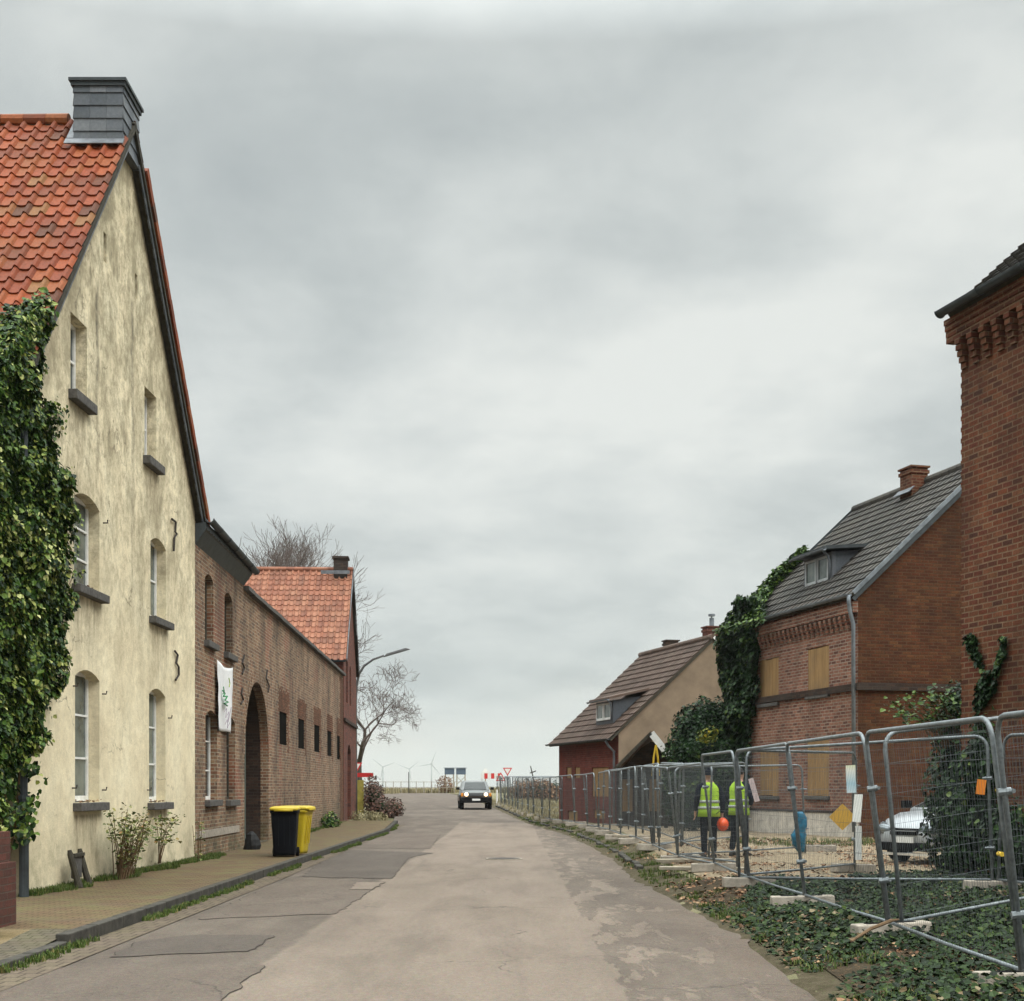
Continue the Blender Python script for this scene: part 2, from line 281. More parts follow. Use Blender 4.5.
# ------------------------------------------------------------------ mesh builder
WL = {}
class MB:
    def __init__(s): s.v = []; s.f = []; s.m = []; s.r = []
    def add(s, vs, fs, mi=0, rnd=None):
        o = len(s.v); s.v.extend(Vector(v) for v in vs)
        for f in fs: s.f.append([i + o for i in f]); s.m.append(mi); s.r.append(R() if rnd is None else rnd)
        return s
    def face(s, vs, want=None, mi=0, rnd=None):
        vs = [Vector(v) for v in vs]
        if want is not None:
            n = geometry.normal(vs) if len(vs) > 2 else Vector((0, 0, 1))
            if n.dot(want) < 0: vs.reverse()
        return s.add(vs, [list(range(len(vs)))], mi, rnd)
    def box(s, c, sz, ax=None, mi=0, rnd=None, taper=1.0):
        c = Vector(c); X, Y, Z = ax or (Vector((1, 0, 0)), Vector((0, 1, 0)), Vector((0, 0, 1)))
        vs = []
        for k in (-1, 1):
            t = taper if k > 0 else 1
            for i, j in ((-1, -1), (1, -1), (1, 1), (-1, 1)):
                vs.append(c + X * (i * sz[0] / 2 * t) + Y * (j * sz[1] / 2 * t) + Z * (k * sz[2] / 2))
        fs = [(3, 2, 1, 0), (4, 5, 6, 7), (0, 1, 5, 4), (1, 2, 6, 5), (2, 3, 7, 6), (3, 0, 4, 7)]
        if X.cross(Y).dot(Z) < 0: fs = [f[::-1] for f in fs]
        return s.add(vs, fs, mi, R() if rnd is None else rnd)
    def tube(s, pts, r, n=8, mi=0, cap=True, rnd=None):
        pts = [Vector(p) for p in pts]; N = len(pts)
        rs = r if isinstance(r, (list, tuple)) else [r] * N
        rr = R() if rnd is None else rnd
        o = len(s.v); pa = None
        for i, p in enumerate(pts):
            d = (pts[min(i + 1, N - 1)] - pts[max(i - 1, 0)])
            if d.length < 1e-9: d = Vector((0, 0, 1))
            d.normalize()
            if pa is None:
                a = d.cross(Vector((0, 0, 1)) if abs(d.z) < .9 else Vector((1, 0, 0))).normalized()
            else:
                a = (pa - d * pa.dot(d)); a = a.normalized() if a.length > 1e-6 else d.orthogonal().normalized()
            pa = a; b = d.cross(a)
            for k in range(n):
                t = 2 * math.pi * k / n
                s.v.append(p + a * (math.cos(t) * rs[i]) + b * (math.sin(t) * rs[i]))
        for i in range(N - 1):
            for k in range(n):
                k2 = (k + 1) % n
                s.f.append([o + i * n + k, o + i * n + k2, o + (i + 1) * n + k2, o + (i + 1) * n + k]); s.m.append(mi); s.r.append(rr)
        if cap and n > 3:
            s.f.append([o + k for k in range(n)][::-1]); s.m.append(mi); s.r.append(rr)
            s.f.append([o + (N - 1) * n + k for k in range(n)]); s.m.append(mi); s.r.append(rr)
        return s
    def loft(s, rings, mi=0, cap=True, closed=True):
        o = len(s.v); n = len(rings[0])
        for r in rings: s.v.extend(Vector(p) for p in r)
        for i in range(len(rings) - 1):
            for k in range(n if closed else n - 1):
                k2 = (k + 1) % n
                s.f.append([o + i * n + k, o + i * n + k2, o + (i + 1) * n + k2, o + (i + 1) * n + k]); s.m.append(mi); s.r.append(R())
        if cap:
            s.f.append([o + k for k in range(n)][::-1]); s.m.append(mi); s.r.append(.5)
            s.f.append([o + (len(rings) - 1) * n + k for k in range(n)]); s.m.append(mi); s.r.append(.5)
        return s
    def prism(s, outline, ext, mi=0):          # outline: list of Vector (planar), extruded by vector ext
        n = len(outline); a = [Vector(p) for p in outline]; b = [p + ext for p in a]
        nn = geometry.normal(a)
        if nn.dot(ext) > 0: a, b = a[::-1], b[::-1]
        rr = R()
        tri = geometry.tessellate_polygon([a])
        s.add(a + b, [t for t in []], mi)
        o = len(s.v) - 2 * n
        s.f.append([o + i for i in range(n)]); s.m.append(mi); s.r.append(rr)
        s.f.append([o + n + i for i in range(n)][::-1]); s.m.append(mi); s.r.append(rr)
        for i in range(n):
            j = (i + 1) % n; s.f.append([o + j, o + i, o + n + i, o + n + j]); s.m.append(mi); s.r.append(rr)
        return s
    def build(s, name, mats, parent=None, smooth=False, uv=True, fix=False, bevel=0):
        w = WL.get(parent.name, Vector((0, 0, 0))) if parent else Vector((0, 0, 0))
        me = bpy.data.meshes.new(name)
        me.from_pydata([tuple(v - w) for v in s.v], [], s.f)
        if not isinstance(mats, (list, tuple)): mats = [mats]
        for m in mats: me.materials.append(m)
        me.polygons.foreach_set('material_index', s.m)
        if smooth: me.polygons.foreach_set('use_smooth', [True] * len(s.f))
        at_ = me.attributes.new('rnd', 'FLOAT', 'FACE'); at_.data.foreach_set('value', s.r)
        if fix:
            bm = bmesh.new(); bm.from_mesh(me); bmesh.ops.recalc_face_normals(bm, faces=bm.faces); bm.to_mesh(me); bm.free()
        me.update()
        if uv:
            L = me.uv_layers.new(name='UVMap'); data = [0.0] * (2 * len(me.loops)); Z = Vector((0, 0, 1))
            for p in me.polygons:
                n = p.normal
                t = Z.cross(n); t = t.normalized() if t.length > .2 else Vector((1, 0, 0))
                b = n.cross(t)
                for li in p.loop_indices:
                    co = me.vertices[me.loops[li].vertex_index].co + w
                    data[2 * li] = co.dot(t); data[2 * li + 1] = co.dot(b)
            L.data.foreach_set('uv', data)
        o = bpy.data.objects.new(name, me); C.objects.link(o); o.parent = parent
        WL[o.name] = w
        if bevel:
            md = o.modifiers.new('bevel', 'BEVEL'); md.width = bevel; md.segments = 2; md.limit_method = 'ANGLE'; md.angle_limit = .6
        return o
def tag(o, label=None, cat=None, group=None, kind=None):
    if label: o['label'] = label
    if cat: o['category'] = cat
    if group: o['group'] = group
    if kind: o['kind'] = kind
    return o
def thing(name, label, cat, loc=(0, 0, 0), group=None, rz=0):
    o = bpy.data.objects.new(name, None); o.empty_display_size = .3; C.objects.link(o)
    o.location = loc; o.rotation_euler = (0, 0, rz); WL[o.name] = Vector(loc) if not rz else Vector((0, 0, 0))
    return tag(o, label, cat, group)
def copy_tree(o, parent=None):
    c = o.copy(); C.objects.link(c); c.parent = parent
    if parent is None:
        for k in ('label',):
            if k in c: del c[k]
    for ch in o.children: copy_tree(ch, c)
    return c
def frame(u, v=None):                        # u horizontal dir -> axes (u, horizontal perp, z)
    u = Vector((u[0], u[1], 0)).normalized(); return (u, Vector((0, 0, 1)).cross(u), Vector((0, 0, 1)))

# ------------------------------------------------------------------ vertical wall planes
class Plane:
    def __init__(s, P0, U, N): s.P = Vector((P0[0], P0[1], 0)); s.U = Vector((U[0], U[1], 0)).normalized(); s.N = Vector((N[0], N[1], 0)).normalized()
    def pt(s, a, z, n=0): return s.P + s.U * a + s.N * n + Vector((0, 0, z))
    def s(s_, px, off=0):                    # where on the wall a direction of sight lands
        k = (px - 512) / F; P = s_.P + s_.N * off
        return (k * P.y - P.x) / (s_.U.x - k * s_.U.y)
    def sz(s_, px, py, off=0):
        a = s_.s(px, off); d = s_.pt(a, 0, off).y
        return a, CAMZ + (HY - py) / F * d
    def rect(s_, x0, x1, y0, y1, ref='r'):   # top/bottom heights measured at one jamb
        a0, a1 = s_.s(x0), s_.s(x1)
        d = s_.pt(a1 if ref == 'r' else a0, 0).y
        return a0, a1, CAMZ + (HY - y1) / F * d, CAMZ + (HY - y0) / F * d
def hole(a0, a1, z0, z1, arch=0, n=8):
    if not arch: return [(a0, z0), (a1, z0), (a1, z1), (a0, z1)]
    w = (a1 - a0) / 2; c = (a0 + a1) / 2
    if arch >= w: top = [(c + w * math.cos(math.pi * i / n), z1 - arch + arch * math.sin(math.pi * i / n)) for i in range(n + 1)]
    else:
        r = (w * w + arch * arch) / (2 * arch); cz = z1 - r; th = math.asin(w / r)
        top = [(c + r * math.sin(th - 2 * th * i / n), cz + r * math.cos(th - 2 * th * i / n)) for i in range(n + 1)]
    return [(a0, z0), (a1, z0)] + top
def wall(name, mat, parent, pl, outline, holes=(), depth=.3, off=0, back=True):
    mb = MB(); loops = [[pl.pt(a, z, off) for a, z in outline]] + [[pl.pt(a, z, off) for a, z in h] for h in holes]
    flat = [v for l in loops for v in l]
    tri = geometry.tessellate_polygon(loops)
    for t in tri: mb.face([flat[i] for i in t], pl.N)
    if back:
        for t in tri: mb.face([flat[i] - pl.N * depth for i in t], -pl.N)
    for li, l in enumerate(loops):
        if li == 0 and not back: continue
        c = sum(l, Vector()) / len(l)
        for i in range(len(l)):
            a, b = l[i], l[(i + 1) % len(l)]
            q = [a, b, b - pl.N * depth, a - pl.N * depth]; m = (a + b) / 2
            want = (c - m) if li else (m - c)
            mb.face(q, want)
    return mb.build(name, mat, parent)
def window(parent, pl, a0, a1, z0, z1, rec=.16, fr=m_frame_white, gl=m_glass, cols=1, rows=3, fw=.055, arch=0, dp=.05):
    mb = MB(); ax = (pl.U, pl.N, Vector((0, 0, 1)))
    zt = z1
    def bar(x0, x1, y0, y1, t=dp, nn=0): mb.box(pl.pt((x0 + x1) / 2, (y0 + y1) / 2, -rec + nn), (x1 - x0, t, y1 - y0), ax)
    bar(a0, a0 + fw, z0, zt); bar(a1 - fw, a1, z0, zt); bar(a0 + fw, a1 - fw, z0, z0 + fw * 1.4); bar(a0 + fw, a1 - fw, zt - fw, zt)
    for i in range(1, cols):
        x = a0 + (a1 - a0) * i / cols; bar(x - fw * .45, x + fw * .45, z0 + fw * 1.4, zt - fw, dp * .9)
    for j in range(1, rows):
        y = z0 + (zt - z0) * j / rows; bar(a0 + fw, a1 - fw, y - .016, y + .016, dp * .7, .004)
    f = mb.build('window', fr, parent)
    g = MB().box(pl.pt((a0 + a1) / 2, (z0 + zt) / 2, -rec - .012), (a1 - a0 - .06, .012, zt - z0 - .06), ax).build('pane', gl, f)
    return f
def sill(parent, pl, a0, a1, z0, ov=.1, h=.13, proj=.14, mat=m_stone_sill):
    ax = (pl.U, pl.N, Vector((0, 0, 1)))
    return MB().box(pl.pt((a0 + a1) / 2, z0 - h / 2 - .002, proj / 2 - .06), (a1 - a0 + 2 * ov, proj + .12, h), ax).build('sill', mat, parent, bevel=.012)

# ------------------------------------------------------------------ tiled roofs
def prof_pan(u): return .062 * math.sin(math.pi * u / .42) if u < .42 else -.014 * math.sin(math.pi * (u - .42) / .58)
def prof_flat(u): return .016 if u < .1 else 0.0
def tiles(mb, O, A, B, Nn, La, Lb, tw, th, prof, us, lift=.03, skip=None):
    nu = max(1, round(La / tw)); nv = max(1, round(Lb / th)); tw = La / nu; th = Lb / nv
    for j in range(nv):
        for i in range(nu):
            if skip and skip((i + .5) * tw, (j + .5) * th): continue
            r = R(); jit = U_(-.004, .004); jn = U_(-.003, .004)
            lo = []; up = []; dn = []
            for u in us:
                h = prof(u % 1.0001)
                base = O + A * ((i + u) * tw)
                lo.append(base + B * (j * th - .025 + jit) + Nn * (h + lift + jn)); up.append(base + B * ((j + 1) * th) + Nn * h)
                dn.append(base + B * (j * th - .025 + jit) + Nn * (h - .012 + lift * .1))
            n = len(us)
            fs = [(k, k + 1, n + k + 1, n + k) for k in range(n - 1)] + [(2 * n + k, 2 * n + k + 1, k + 1, k) for k in range(n - 1)]
            mb.add(lo + up + dn, fs, 0, r)
US_PAN = [0, .105, .21, .315, .42, .6, .8, 1.0]; US_FLAT = [0, .09, .11, 1.0]
def gable_roof(parent, O, e, w, L, Wd, ze, zr, over_e, over_w, mat, tw, th, prof, us, near=True, far=True, lift=.03, ridge_mat=None, slab=m_wood_dark, over_e1=None, skip=None, name='roof', r0=0):
    """O: footprint corner at w=0,e=0. Slopes rise over w=0 and w=Wd."""
    e = Vector((*e, 0)).normalized(); w = Vector((*w, 0)).normalized(); Z = Vector((0, 0, 1)); O = Vector((O[0], O[1], 0))
    oe1 = over_e if over_e1 is None else over_e1
    hw = Wd / 2; sl = (zr - ze) / hw
    La = L + over_e + oe1
    out = MB()
    res = []
    for side in (0, 1):
        base = O - e * over_e + (w * (-over_w) if side == 0 else w * (Wd + over_w)) + Z * (ze - over_w * sl)
        Bh = w if side == 0 else -w
        B = (Bh * hw + Z * (zr - ze)).normalized(); Lb = math.hypot(hw + over_w, (hw + over_w) * sl)
        Nn = (e.cross(B)); Nn = Nn if Nn.z > 0 else -Nn
        # slab under the tiles
        sb = MB(); t = .10
        q = [base, base + e * La, base + e * La + B * Lb, base + B * Lb]
        o1 = [p + Nn * -.02 for p in q]; o2 = [p - Nn * t for p in q]
        sb.prism(o2, Nn * (t - .02))
        s_ = sb.build('roof_boarding', slab, parent)
        mb = MB()
        if (side == 0 and near) or (side == 1 and far):
            tiles(mb, base, e, B, Nn, La, Lb, tw, th, prof, us, lift, skip if side == 0 else None)
            rf = mb.build(name, mat, parent, smooth=False)
            res.append(rf)
    rd = MB(); p0 = O - e * over_e + w * hw + Z * (zr + .015); n = int(La / .38)
    for i in range(n):
        if i * La / n < r0: continue
        a = p0 + e * (i * La / n); b = p0 + e * ((i + 1) * La / n + .03)
        rd.tube([a + Z * .0, b + Z * .015], [.125, .11], 10)
    rd.build('ridge', ridge_mat or mat, parent)
    return res
CLX, CLY, ZEN, SKYK, SUNE, EXPO = 0.0, 0.0, 0.8, 1.15, 1.3, 0.0
# ------------------------------------------------------------------ ground levels
EDGE_R = [(0, 2.25), (10.5, 2.28), (15, 2.45), (18, 2.35), (25, 2.15), (32, 2.25), (40, 2.1), (48, 1.85), (55, 1.15), (61, .55), (75, -.45), (92, -1.65), (110, -3.2), (150, -7), (175, -9)]
EDGE_L = [(0, -4.0), (25, -4.05), (40, -4.3), (56, -4.8), (64, -5.1), (72, -5.7), (82, -7.5), (95, -10), (110, -16), (150, -34), (175, -40)]
def er(d): return lerp_tab(EDGE_R, d)
def el(d): return lerp_tab(EDGE_L, d)
PROF = [(0, 0), (48, 0), (60, .08), (75, .29), (92, .5), (110, .72), (130, .93), (150, 1.05), (4000, 1.05)]
def road_z(d): return lerp_tab(PROF, d)
BANK = [(0, .10), (10, .12), (16, .14), (21, .15), (28, .16), (34, .35), (44, .30), (52, .24), (60, .12), (75, .02), (90, 0), (4000, 0)]
def gz(x, d):
    z = road_z(d)
    r = er(d)
    if x > r: z += lerp_tab(BANK, d) * sstep(0, 1.3, x - r) + (.10 * sstep(4.2, 6.5, x) if d < 22 else 0) + .035 * noise.noise(Vector((x * .8, d * .8, 1))) * sstep(0, 1, x - r)
    if x < el(d) and d > 60: z += .03 * noise.noise(Vector((x * .5, d * .5, 3)))
    return z
def steps(tab):
    out = []
    for a, b, s in tab:
        t = a
        while t < b: out.append(t); t += s
    return out + [tab[-1][1]]
ys = steps([(-25, 0, 5), (0, 40, .5), (40, 100, 1.5), (100, 190, 5), (190, 600, 60), (600, 6000, 600)])
xs = steps([(-3000, -300, 900), (-300, -40, 40), (-40, -8, 4), (-8, 14, .4), (14, 60, 6), (60, 300, 60), (300, 3000, 900)])
def sheet(name, zf, xs, ys, mat, keep=None, label=None):
    mb = MB(); nx = len(xs); mb.v = [Vector((x, y, zf(x, y))) for y in ys for x in xs]
    for j in range(len(ys) - 1):
        for i in range(nx - 1):
            cx, cy = (xs[i] + xs[i + 1]) / 2, (ys[j] + ys[j + 1]) / 2
            if keep and not keep(cx, cy): continue
            mb.f.append([j * nx + i, j * nx + i + 1, (j + 1) * nx + i + 1, (j + 1) * nx + i]); mb.m.append(0); mb.r.append(.5)
    return tag(mb.build(name, mat, None, True, uv=False), kind='structure')
def ground_z(x, d):
    z = gz(x, d)
    if -6.9 < x < er(d) + .05 and d < 190: z = road_z(d) - .10
    if el(d) < x < er(d) + .05: z = road_z(d) - .10
    return z
sheet('ground', ground_z, xs, ys, m_field, keep=None)
def strip(name, fa, fb, ys, n, mat, zf):
    mb = MB(); n1 = n + 1
    mb.v = [Vector((fa(y) + (fb(y) - fa(y)) * i / n, y, 0)) for y in ys for i in range(n1)]
    for v in mb.v: v.z = zf(v.x, v.y)
    for j in range(len(ys) - 1):
        for i in range(n):
            mb.f.append([j * n1 + i, j * n1 + i + 1, (j + 1) * n1 + i + 1, (j + 1) * n1 + i]); mb.m.append(0); mb.r.append(.5)
    return tag(mb.build(name, mat, None, True, uv=False), kind='structure')
yr = steps([(-20, 0, 5), (0, 50, .5), (50, 110, 1), (110, 178, 4)])
ragged = lambda d: er(d) + .16 * noise.noise(Vector((d * .9, 0, 5))) + .08 * noise.noise(Vector((d * 3.1, 0, 9)))
strip('road', lambda d: el(d) - (0 if d < 58 else .3), ragged, yr, 16, m_road, lambda x, d: road_z(d) + .004 * noise.noise(Vector((x * .5, d * .3, 0))))
strip('verge', lambda d: ragged(d) - .25, lambda d: er(d) + .75, yr[:-8], 5, m_verge, lambda x, d: max(road_z(d) - .02, gz(x, d) - .0) + (-.03 if x < er(d) else .012))
# bank of soil beneath the ivy, gravel yard, worn concrete
strip('soil_bank', lambda d: er(d) + .35, lambda d: 8.5, steps([(2, 22.4, .5)]), 18, m_soil, lambda x, d: gz(x, d) + .024)
strip('gravel_yard', lambda d: er(d) + .9, lambda d: 14.0, steps([(22.4, 52, .6)]), 26, m_gravel, lambda x, d: gz(x, d) + .012)
# road patches
m_tar = simple('tar_seam', (.035, .028, .024), .8, .4, 9, .1)
def ground_poly(name, pix, mat, z0=.006, z=0, seam=True):
    pts = []
    for px, py in pix:
        d = (CAMZ - z) * F / (py - HY); pts.append(Vector(((px - 512) / F * d, d, 0)))
    out = []
    for a, b in zip(pts, pts[1:] + pts[:1]):
        n = max(1, int((b - a).length / .12))
        for i in range(n):
            p = a.lerp(b, i / n); k = .05
            out.append(p + Vector((noise.noise(p * 3.1) * k * 1.5, noise.noise(p * 2.3 + Vector((9, 0, 0))) * k * 3, 0)))
    if seam:
        cc_ = sum(out, Vector()) / len(out); big_ = [q + (q - cc_).normalized() * (.013 + .013 * noise.noise(q * 4)) for q in out]; sm = MB()
        for t in geometry.tessellate_polygon([big_]): sm.face([Vector((q.x, q.y, z + z0 - .002 + .004 * noise.noise(Vector((q.x * .5, q.y * .3, 0))))) for q in (big_[i] for i in t)], Vector((0, 0, 1)))
        tag(sm.build('tar_seam', m_tar, None, uv=False), kind='structure')
    mb = MB()
    for t in geometry.tessellate_polygon([out]): mb.face([Vector((q.x, q.y, z + z0 + .004 * noise.noise(Vector((q.x * .5, q.y * .3, 0))))) for q in (out[i] for i in t)], Vector((0, 0, 1)))
    return tag(mb.build(name, mat, None, uv=False), kind='structure')
ground_poly('road_patch', [(60, 968), (264, 966), (219, 1003), (0, 1003), (-20, 1001)], m_patch_red)
ground_poly('road_patch', [(110, 957), (250, 952), (272, 936), (203, 935), (142, 941)], m_patch_dark, .007)
ground_poly('road_patch', [(198, 920), (336, 914), (385, 882), (297, 879), (250, 895)], m_patch_red)
ground_poly('road_patch', [(350, 890), (372, 890), (384, 883), (356, 883)], m_patch_light, .012)
ground_poly('road_patch', [(302, 877), (392, 879), (408, 858), (435, 853), (350, 850), (318, 864)], m_patch_dark, .0075)
ground_poly('road_patch', [(352, 848), (430, 849), (441, 834), (392, 833)], m_patch_red)
# left side: gutter, kerb, pavement, driveway
KZ = .125
strip('gutter', lambda d: max(-4.42, el(d) - .42), lambda d: el(d) + .02, steps([(2, 58, .5)]), 3, m_gutterpave, lambda x, d: road_z(d) + .009)
pl_yel = Plane((-6.722, 19.1), (.0206, 1), (1, -.0206))
wall_x = lambda d: -6.722 + (d - 19.1) * .0206 if d < 28.8 else -6.522 - (d - 28.8) * .0235
pv = steps([(14.6, 60, .5)])
strip('pavement', lambda d: wall_x(d) - .05, lambda d: -4.56 - max(0, d - 50) * .05, pv, 6, m_pave, lambda x, d: KZ + road_z(d) + .01 * noise.noise(Vector((x, d, 0))))
strip('driveway', lambda d: -14.0, lambda d: -4.98, steps([(3, 14.6, .4)]), 12, m_drive, lambda x, d: .055 + .07 * sstep(13.4, 14.6, d) + .01 * noise.noise(Vector((x, d, 0))))
strip('courtyard', lambda d: -14.0, lambda d: wall_x(19.2) - .06, steps([(14.6, 19.2, .4)]), 10, m_drive, lambda x, d: .125)
strip('sett_band', lambda d: -5.0, lambda d: -4.55, steps([(3, 14.6, .4)]), 2, m_cobble, lambda x, d: .06 + .07 * sstep(13.4, 14.6, d))
mb = MB(); d = 3.0
while d < 60:
    L = .98; lo = .068 + .072 * sstep(12.9, 14.1, d)
    x = -4.5 - max(0, d - 50) * .05
    mb.box((x + U_(-.006, .006), d + L / 2, road_z(d) + (lo - .1) / 2 - 0.0), (.13, L - .012, lo + .1), None)
    d += 1.0
tag(mb.build('kerb', m_kerb, None, bevel=.012), kind='structure')

# ------------------------------------------------------------------ foliage
LEAF = [(0, 0), (.5, .28), (.34, .75), (0, 1.05), (-.34, .75), (-.5, .28)]
def leaf(mb, p, out, size, rnd=None, down=None):
    n = (out + Vector((U_(-.8, .8), U_(-.8, .8), U_(-.5, .9)))).normalized()
    a = (down or Vector((U_(-1, 1), U_(-1, 1), U_(-1.2, .2))))
    a = (a - n * a.dot(n)); a = a.normalized() if a.length > .05 else n.orthogonal().normalized()
    b = n.cross(a); s = size * U_(.45, 1.45); fold = n * (.14 * s)
    vs = [p, p + b * (.5 * s) + a * (.28 * s) + fold, p + b * (.3 * s) + a * (.78 * s) + fold * .7, p + a * (1.05 * s), p - b * (.3 * s) + a * (.78 * s) + fold * .7, p - b * (.5 * s) + a * (.28 * s) + fold]
    mb.add(vs, [(0, 1, 2, 3), (0, 3, 4, 5)], 0, rnd)
def wall_ivy(parent, pl, poly, n, size, t0=.10, t1=.5, mat=m_leaf_ivy, name='foliage', nf=1.3, hole_th=-.28):
    mb = MB(); xs_ = [a for a, z in poly]; zs_ = [z for a, z in poly]
    def inside(a, z):
        c = False; j = len(poly) - 1
        for i in range(len(poly)):
            if (poly[i][1] > z) != (poly[j][1] > z) and a < (poly[j][0] - poly[i][0]) * (z - poly[i][1]) / (poly[j][1] - poly[i][1]) + poly[i][0]: c = not c
            j = i
        return c
    k = 0; tries = 0
    while k < n and tries < n * 12:
        tries += 1
        a, z = U_(min(xs_) - .15, max(xs_) + .15), U_(min(zs_) - .15, max(zs_) + .15)
        wa = a + .22 * noise.noise(Vector((a * 2, z * 2, 4))) ; wz = z + .22 * noise.noise(Vector((a * 2, z * 2, 14)))
        if not inside(wa, wz): continue
        q = noise.fractal(Vector((a * nf, z * nf, 2.5)), 1.0, 2.0, 3)
        if q < hole_th and R() < .8: continue
        t = t0 + (t1 - t0) * max(0, min(1, .5 + q * .9))
        nn = t * (R() ** .45)
        P = pl.pt(a, z, nn)
        out = pl.N * 1.0 + pl.U * (noise.noise(Vector((a * 3, z * 3, 8))) * 1.2) + Vector((0, 0, .35))
        rr = min(.999, max(0, R() ** 1.3 * (.75 + .5 * (q + .3))))
        if R() < .05: rr = U_(.88, 1)
        leaf(mb, P, out, size, rr, Vector((U_(-.6, .6), U_(-.6, .6), -1)) + pl.N * U_(0, .8))
        k += 1
    return mb.build(name, mat, parent, uv=False)
def blob_leaves(mb, blobs, n, size, seed=0, inner=.35, flat=.0):
    tot = sum(b[1].x * b[1].y + b[1].y * b[1].z for b in blobs)
    for c, r in blobs:
        m = int(n * (r.x * r.y + r.y * r.z) / tot)
        for _ in range(m):
            d = Vector((random.gauss(0, 1), random.gauss(0, 1), random.gauss(0, 1))).normalized()
            q = noise.fractal(d * 1.7 + c * .7, 1.0, 2.0, 4)
            rad = (1 + .38 * q) * (1 - inner * R() ** 1.8)
            if q < -.33 and R() < .7: continue
            p = c + Vector((d.x * r.x, d.y * r.y, d.z * r.z)) * rad
            leaf(mb, p, d, size, min(.999, max(0, R() ** 1.3 * (.8 + .5 * q))))
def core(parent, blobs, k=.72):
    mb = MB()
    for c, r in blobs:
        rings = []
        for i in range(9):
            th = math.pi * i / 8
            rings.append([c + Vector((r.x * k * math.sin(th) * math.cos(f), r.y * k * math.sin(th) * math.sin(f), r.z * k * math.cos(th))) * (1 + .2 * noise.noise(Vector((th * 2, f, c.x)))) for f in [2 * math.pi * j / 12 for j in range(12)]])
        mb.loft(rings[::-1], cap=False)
    return mb.build('dark_core', m_core, parent, True, uv=False)  # solid lumps whose dark colour stands for the shade between leaves
def bush(name, label, cat, base, blobs, n, size, mat=m_leaf_dark, group=None, k=.7):
    t = thing(name, label, cat, base, group)
    bl = [(Vector(base) + Vector(c), Vector(r)) for c, r in blobs]
    mb = MB(); blob_leaves(mb, bl, n, size); mb.build('foliage', mat, t, uv=False)
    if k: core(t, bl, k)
    return t
def tree(name, label, base, h, spread, seed, depth=7, trunk_r=.22, lean=(0, 0), group=None, first=.32, tw=.012):
    rnd = random.Random(seed); t = thing(name, label, 'tree', base, group)
    tb, tc = MB(), MB(); base = Vector(base)
    def grow(p, d, L, r, lv):
        n = 4; pts = [p]; q = p.copy(); dd = d.copy()
        for i in range(n):
            dd = (dd + Vector((rnd.uniform(-1, 1), rnd.uniform(-1, 1), rnd.uniform(-.6, .8))) * .16).normalized()
            q = q + dd * (L / n); pts.append(q.copy())
        r1 = max(r * .62, tw * .6)
        rs = [r + (r1 - r) * i / n for i in range(n + 1)]
        (tb if lv < 2 else tc).tube(pts, rs, 8 if lv < 2 else (5 if lv < 4 else 3), cap=False)
        if lv >= depth: return
        kids = 3 if lv < 3 else (rnd.choice((2, 3)))
        for i in range(kids):
            ang = rnd.uniform(.3, .85) * (1.0 if lv else .9); az = rnd.uniform(0, 6.28) + i * 2.1
            o = dd.orthogonal().normalized(); o = Matrix.Rotation(az, 3, dd) @ o
            nd = (dd * math.cos(ang) + o * math.sin(ang) * spread); nd.z += .12; nd.normalize()
            st = pts[rnd.choice((2, 3, 4))] if i else pts[-1]
            grow(st, nd, L * rnd.uniform(.62, .86), r1 * rnd.uniform(.6, .85) if i else r1 * .9, lv + 1)
    grow(base, Vector((lean[0], lean[1], 1)).normalized(), h * first, trunk_r, 0)
    tb.build('trunk', m_bark, t, True, uv=False); tc.build('crown', m_twig, t, True, uv=False)
    return t
def blades(mb, p, h, n, spread=.06, w=.008, lean=.5):
    for _ in range(n):
        a = U_(0, 6.28); o = Vector((math.cos(a), math.sin(a), 0)); b = p + Vector((U_(-spread, spread), U_(-spread, spread), 0))
        hh = h * U_(.5, 1.2); s = Vector((-o.y, o.x, 0)) * w; k = U_(.1, lean)
        m = b + Vector((0, 0, hh * .6)) + o * (hh * k * .35); t = b + Vector((0, 0, hh * (1 - k * .3))) + o * (hh * k)
        mb.add([b - s, b + s, m + s * .7, m - s * .7, t], [(0, 1, 2, 3), (3, 2, 4)], 0)

# ================================================================== YELLOW HOUSE (gable to the street)
ZE, ZR = 7.4, 13.0
wlen = 9.7
yh = thing('yellow_house', 'tall yellow plastered house with stained street gable and orange tiled roof', 'house', (-6.72, 19.1, 0))
P = pl_yel
def box2(x0, x1, y0, y1, ref='r'): return P.rect(x0, x1, y0, y1, ref)
yw = [(75, 99.5, 677, 802, 5, 3), (149, 165.5, 694, 802, 5, 3), (74, 99.5, 507, 595, 5, 3), (150.5, 166, 547, 623, 5, 2), (70.5, 87, 328, 404, 0, 2), (144.5, 156.5, 398, 466, 0, 2)]
holes = []; yr_ = []
for x0, x1, y0, y1, ar, rows in yw:
    a0, a1, z0, z1 = box2(x0, x1, y0, y1, 'r')
    yr_.append((a0, a1, z0, z1, rows, ar)); holes.append(hole(a0, a1, z0, z1 + (.06 if ar else 0), .13 if ar else 0, 6))
slits = [box2(103.5, 106.5, 235, 264), box2(135, 137.5, 276, 300)]
for a0, a1, z0, z1 in slits: holes.append(hole(a0, a1, z0, z1, 0))
ca = box2(154, 163, 861, 879); holes.append(hole(*ca))
gab = [(0, -.1), (wlen, -.1), (wlen, ZE), (wlen / 2, ZR - .02), (0, ZE)]
wall('street_gable_wall', m_plaster, yh, P, gab, holes, .24, back=False)
HL = 13.0
pa = Plane((-6.722, 19.1), (-1, .0206), (-.0206, -1)); wall('side_wall', m_plaster, yh, pa, [(0, -.1), (HL, -.1), (HL, ZE), (0, ZE)], (), .24, back=False)
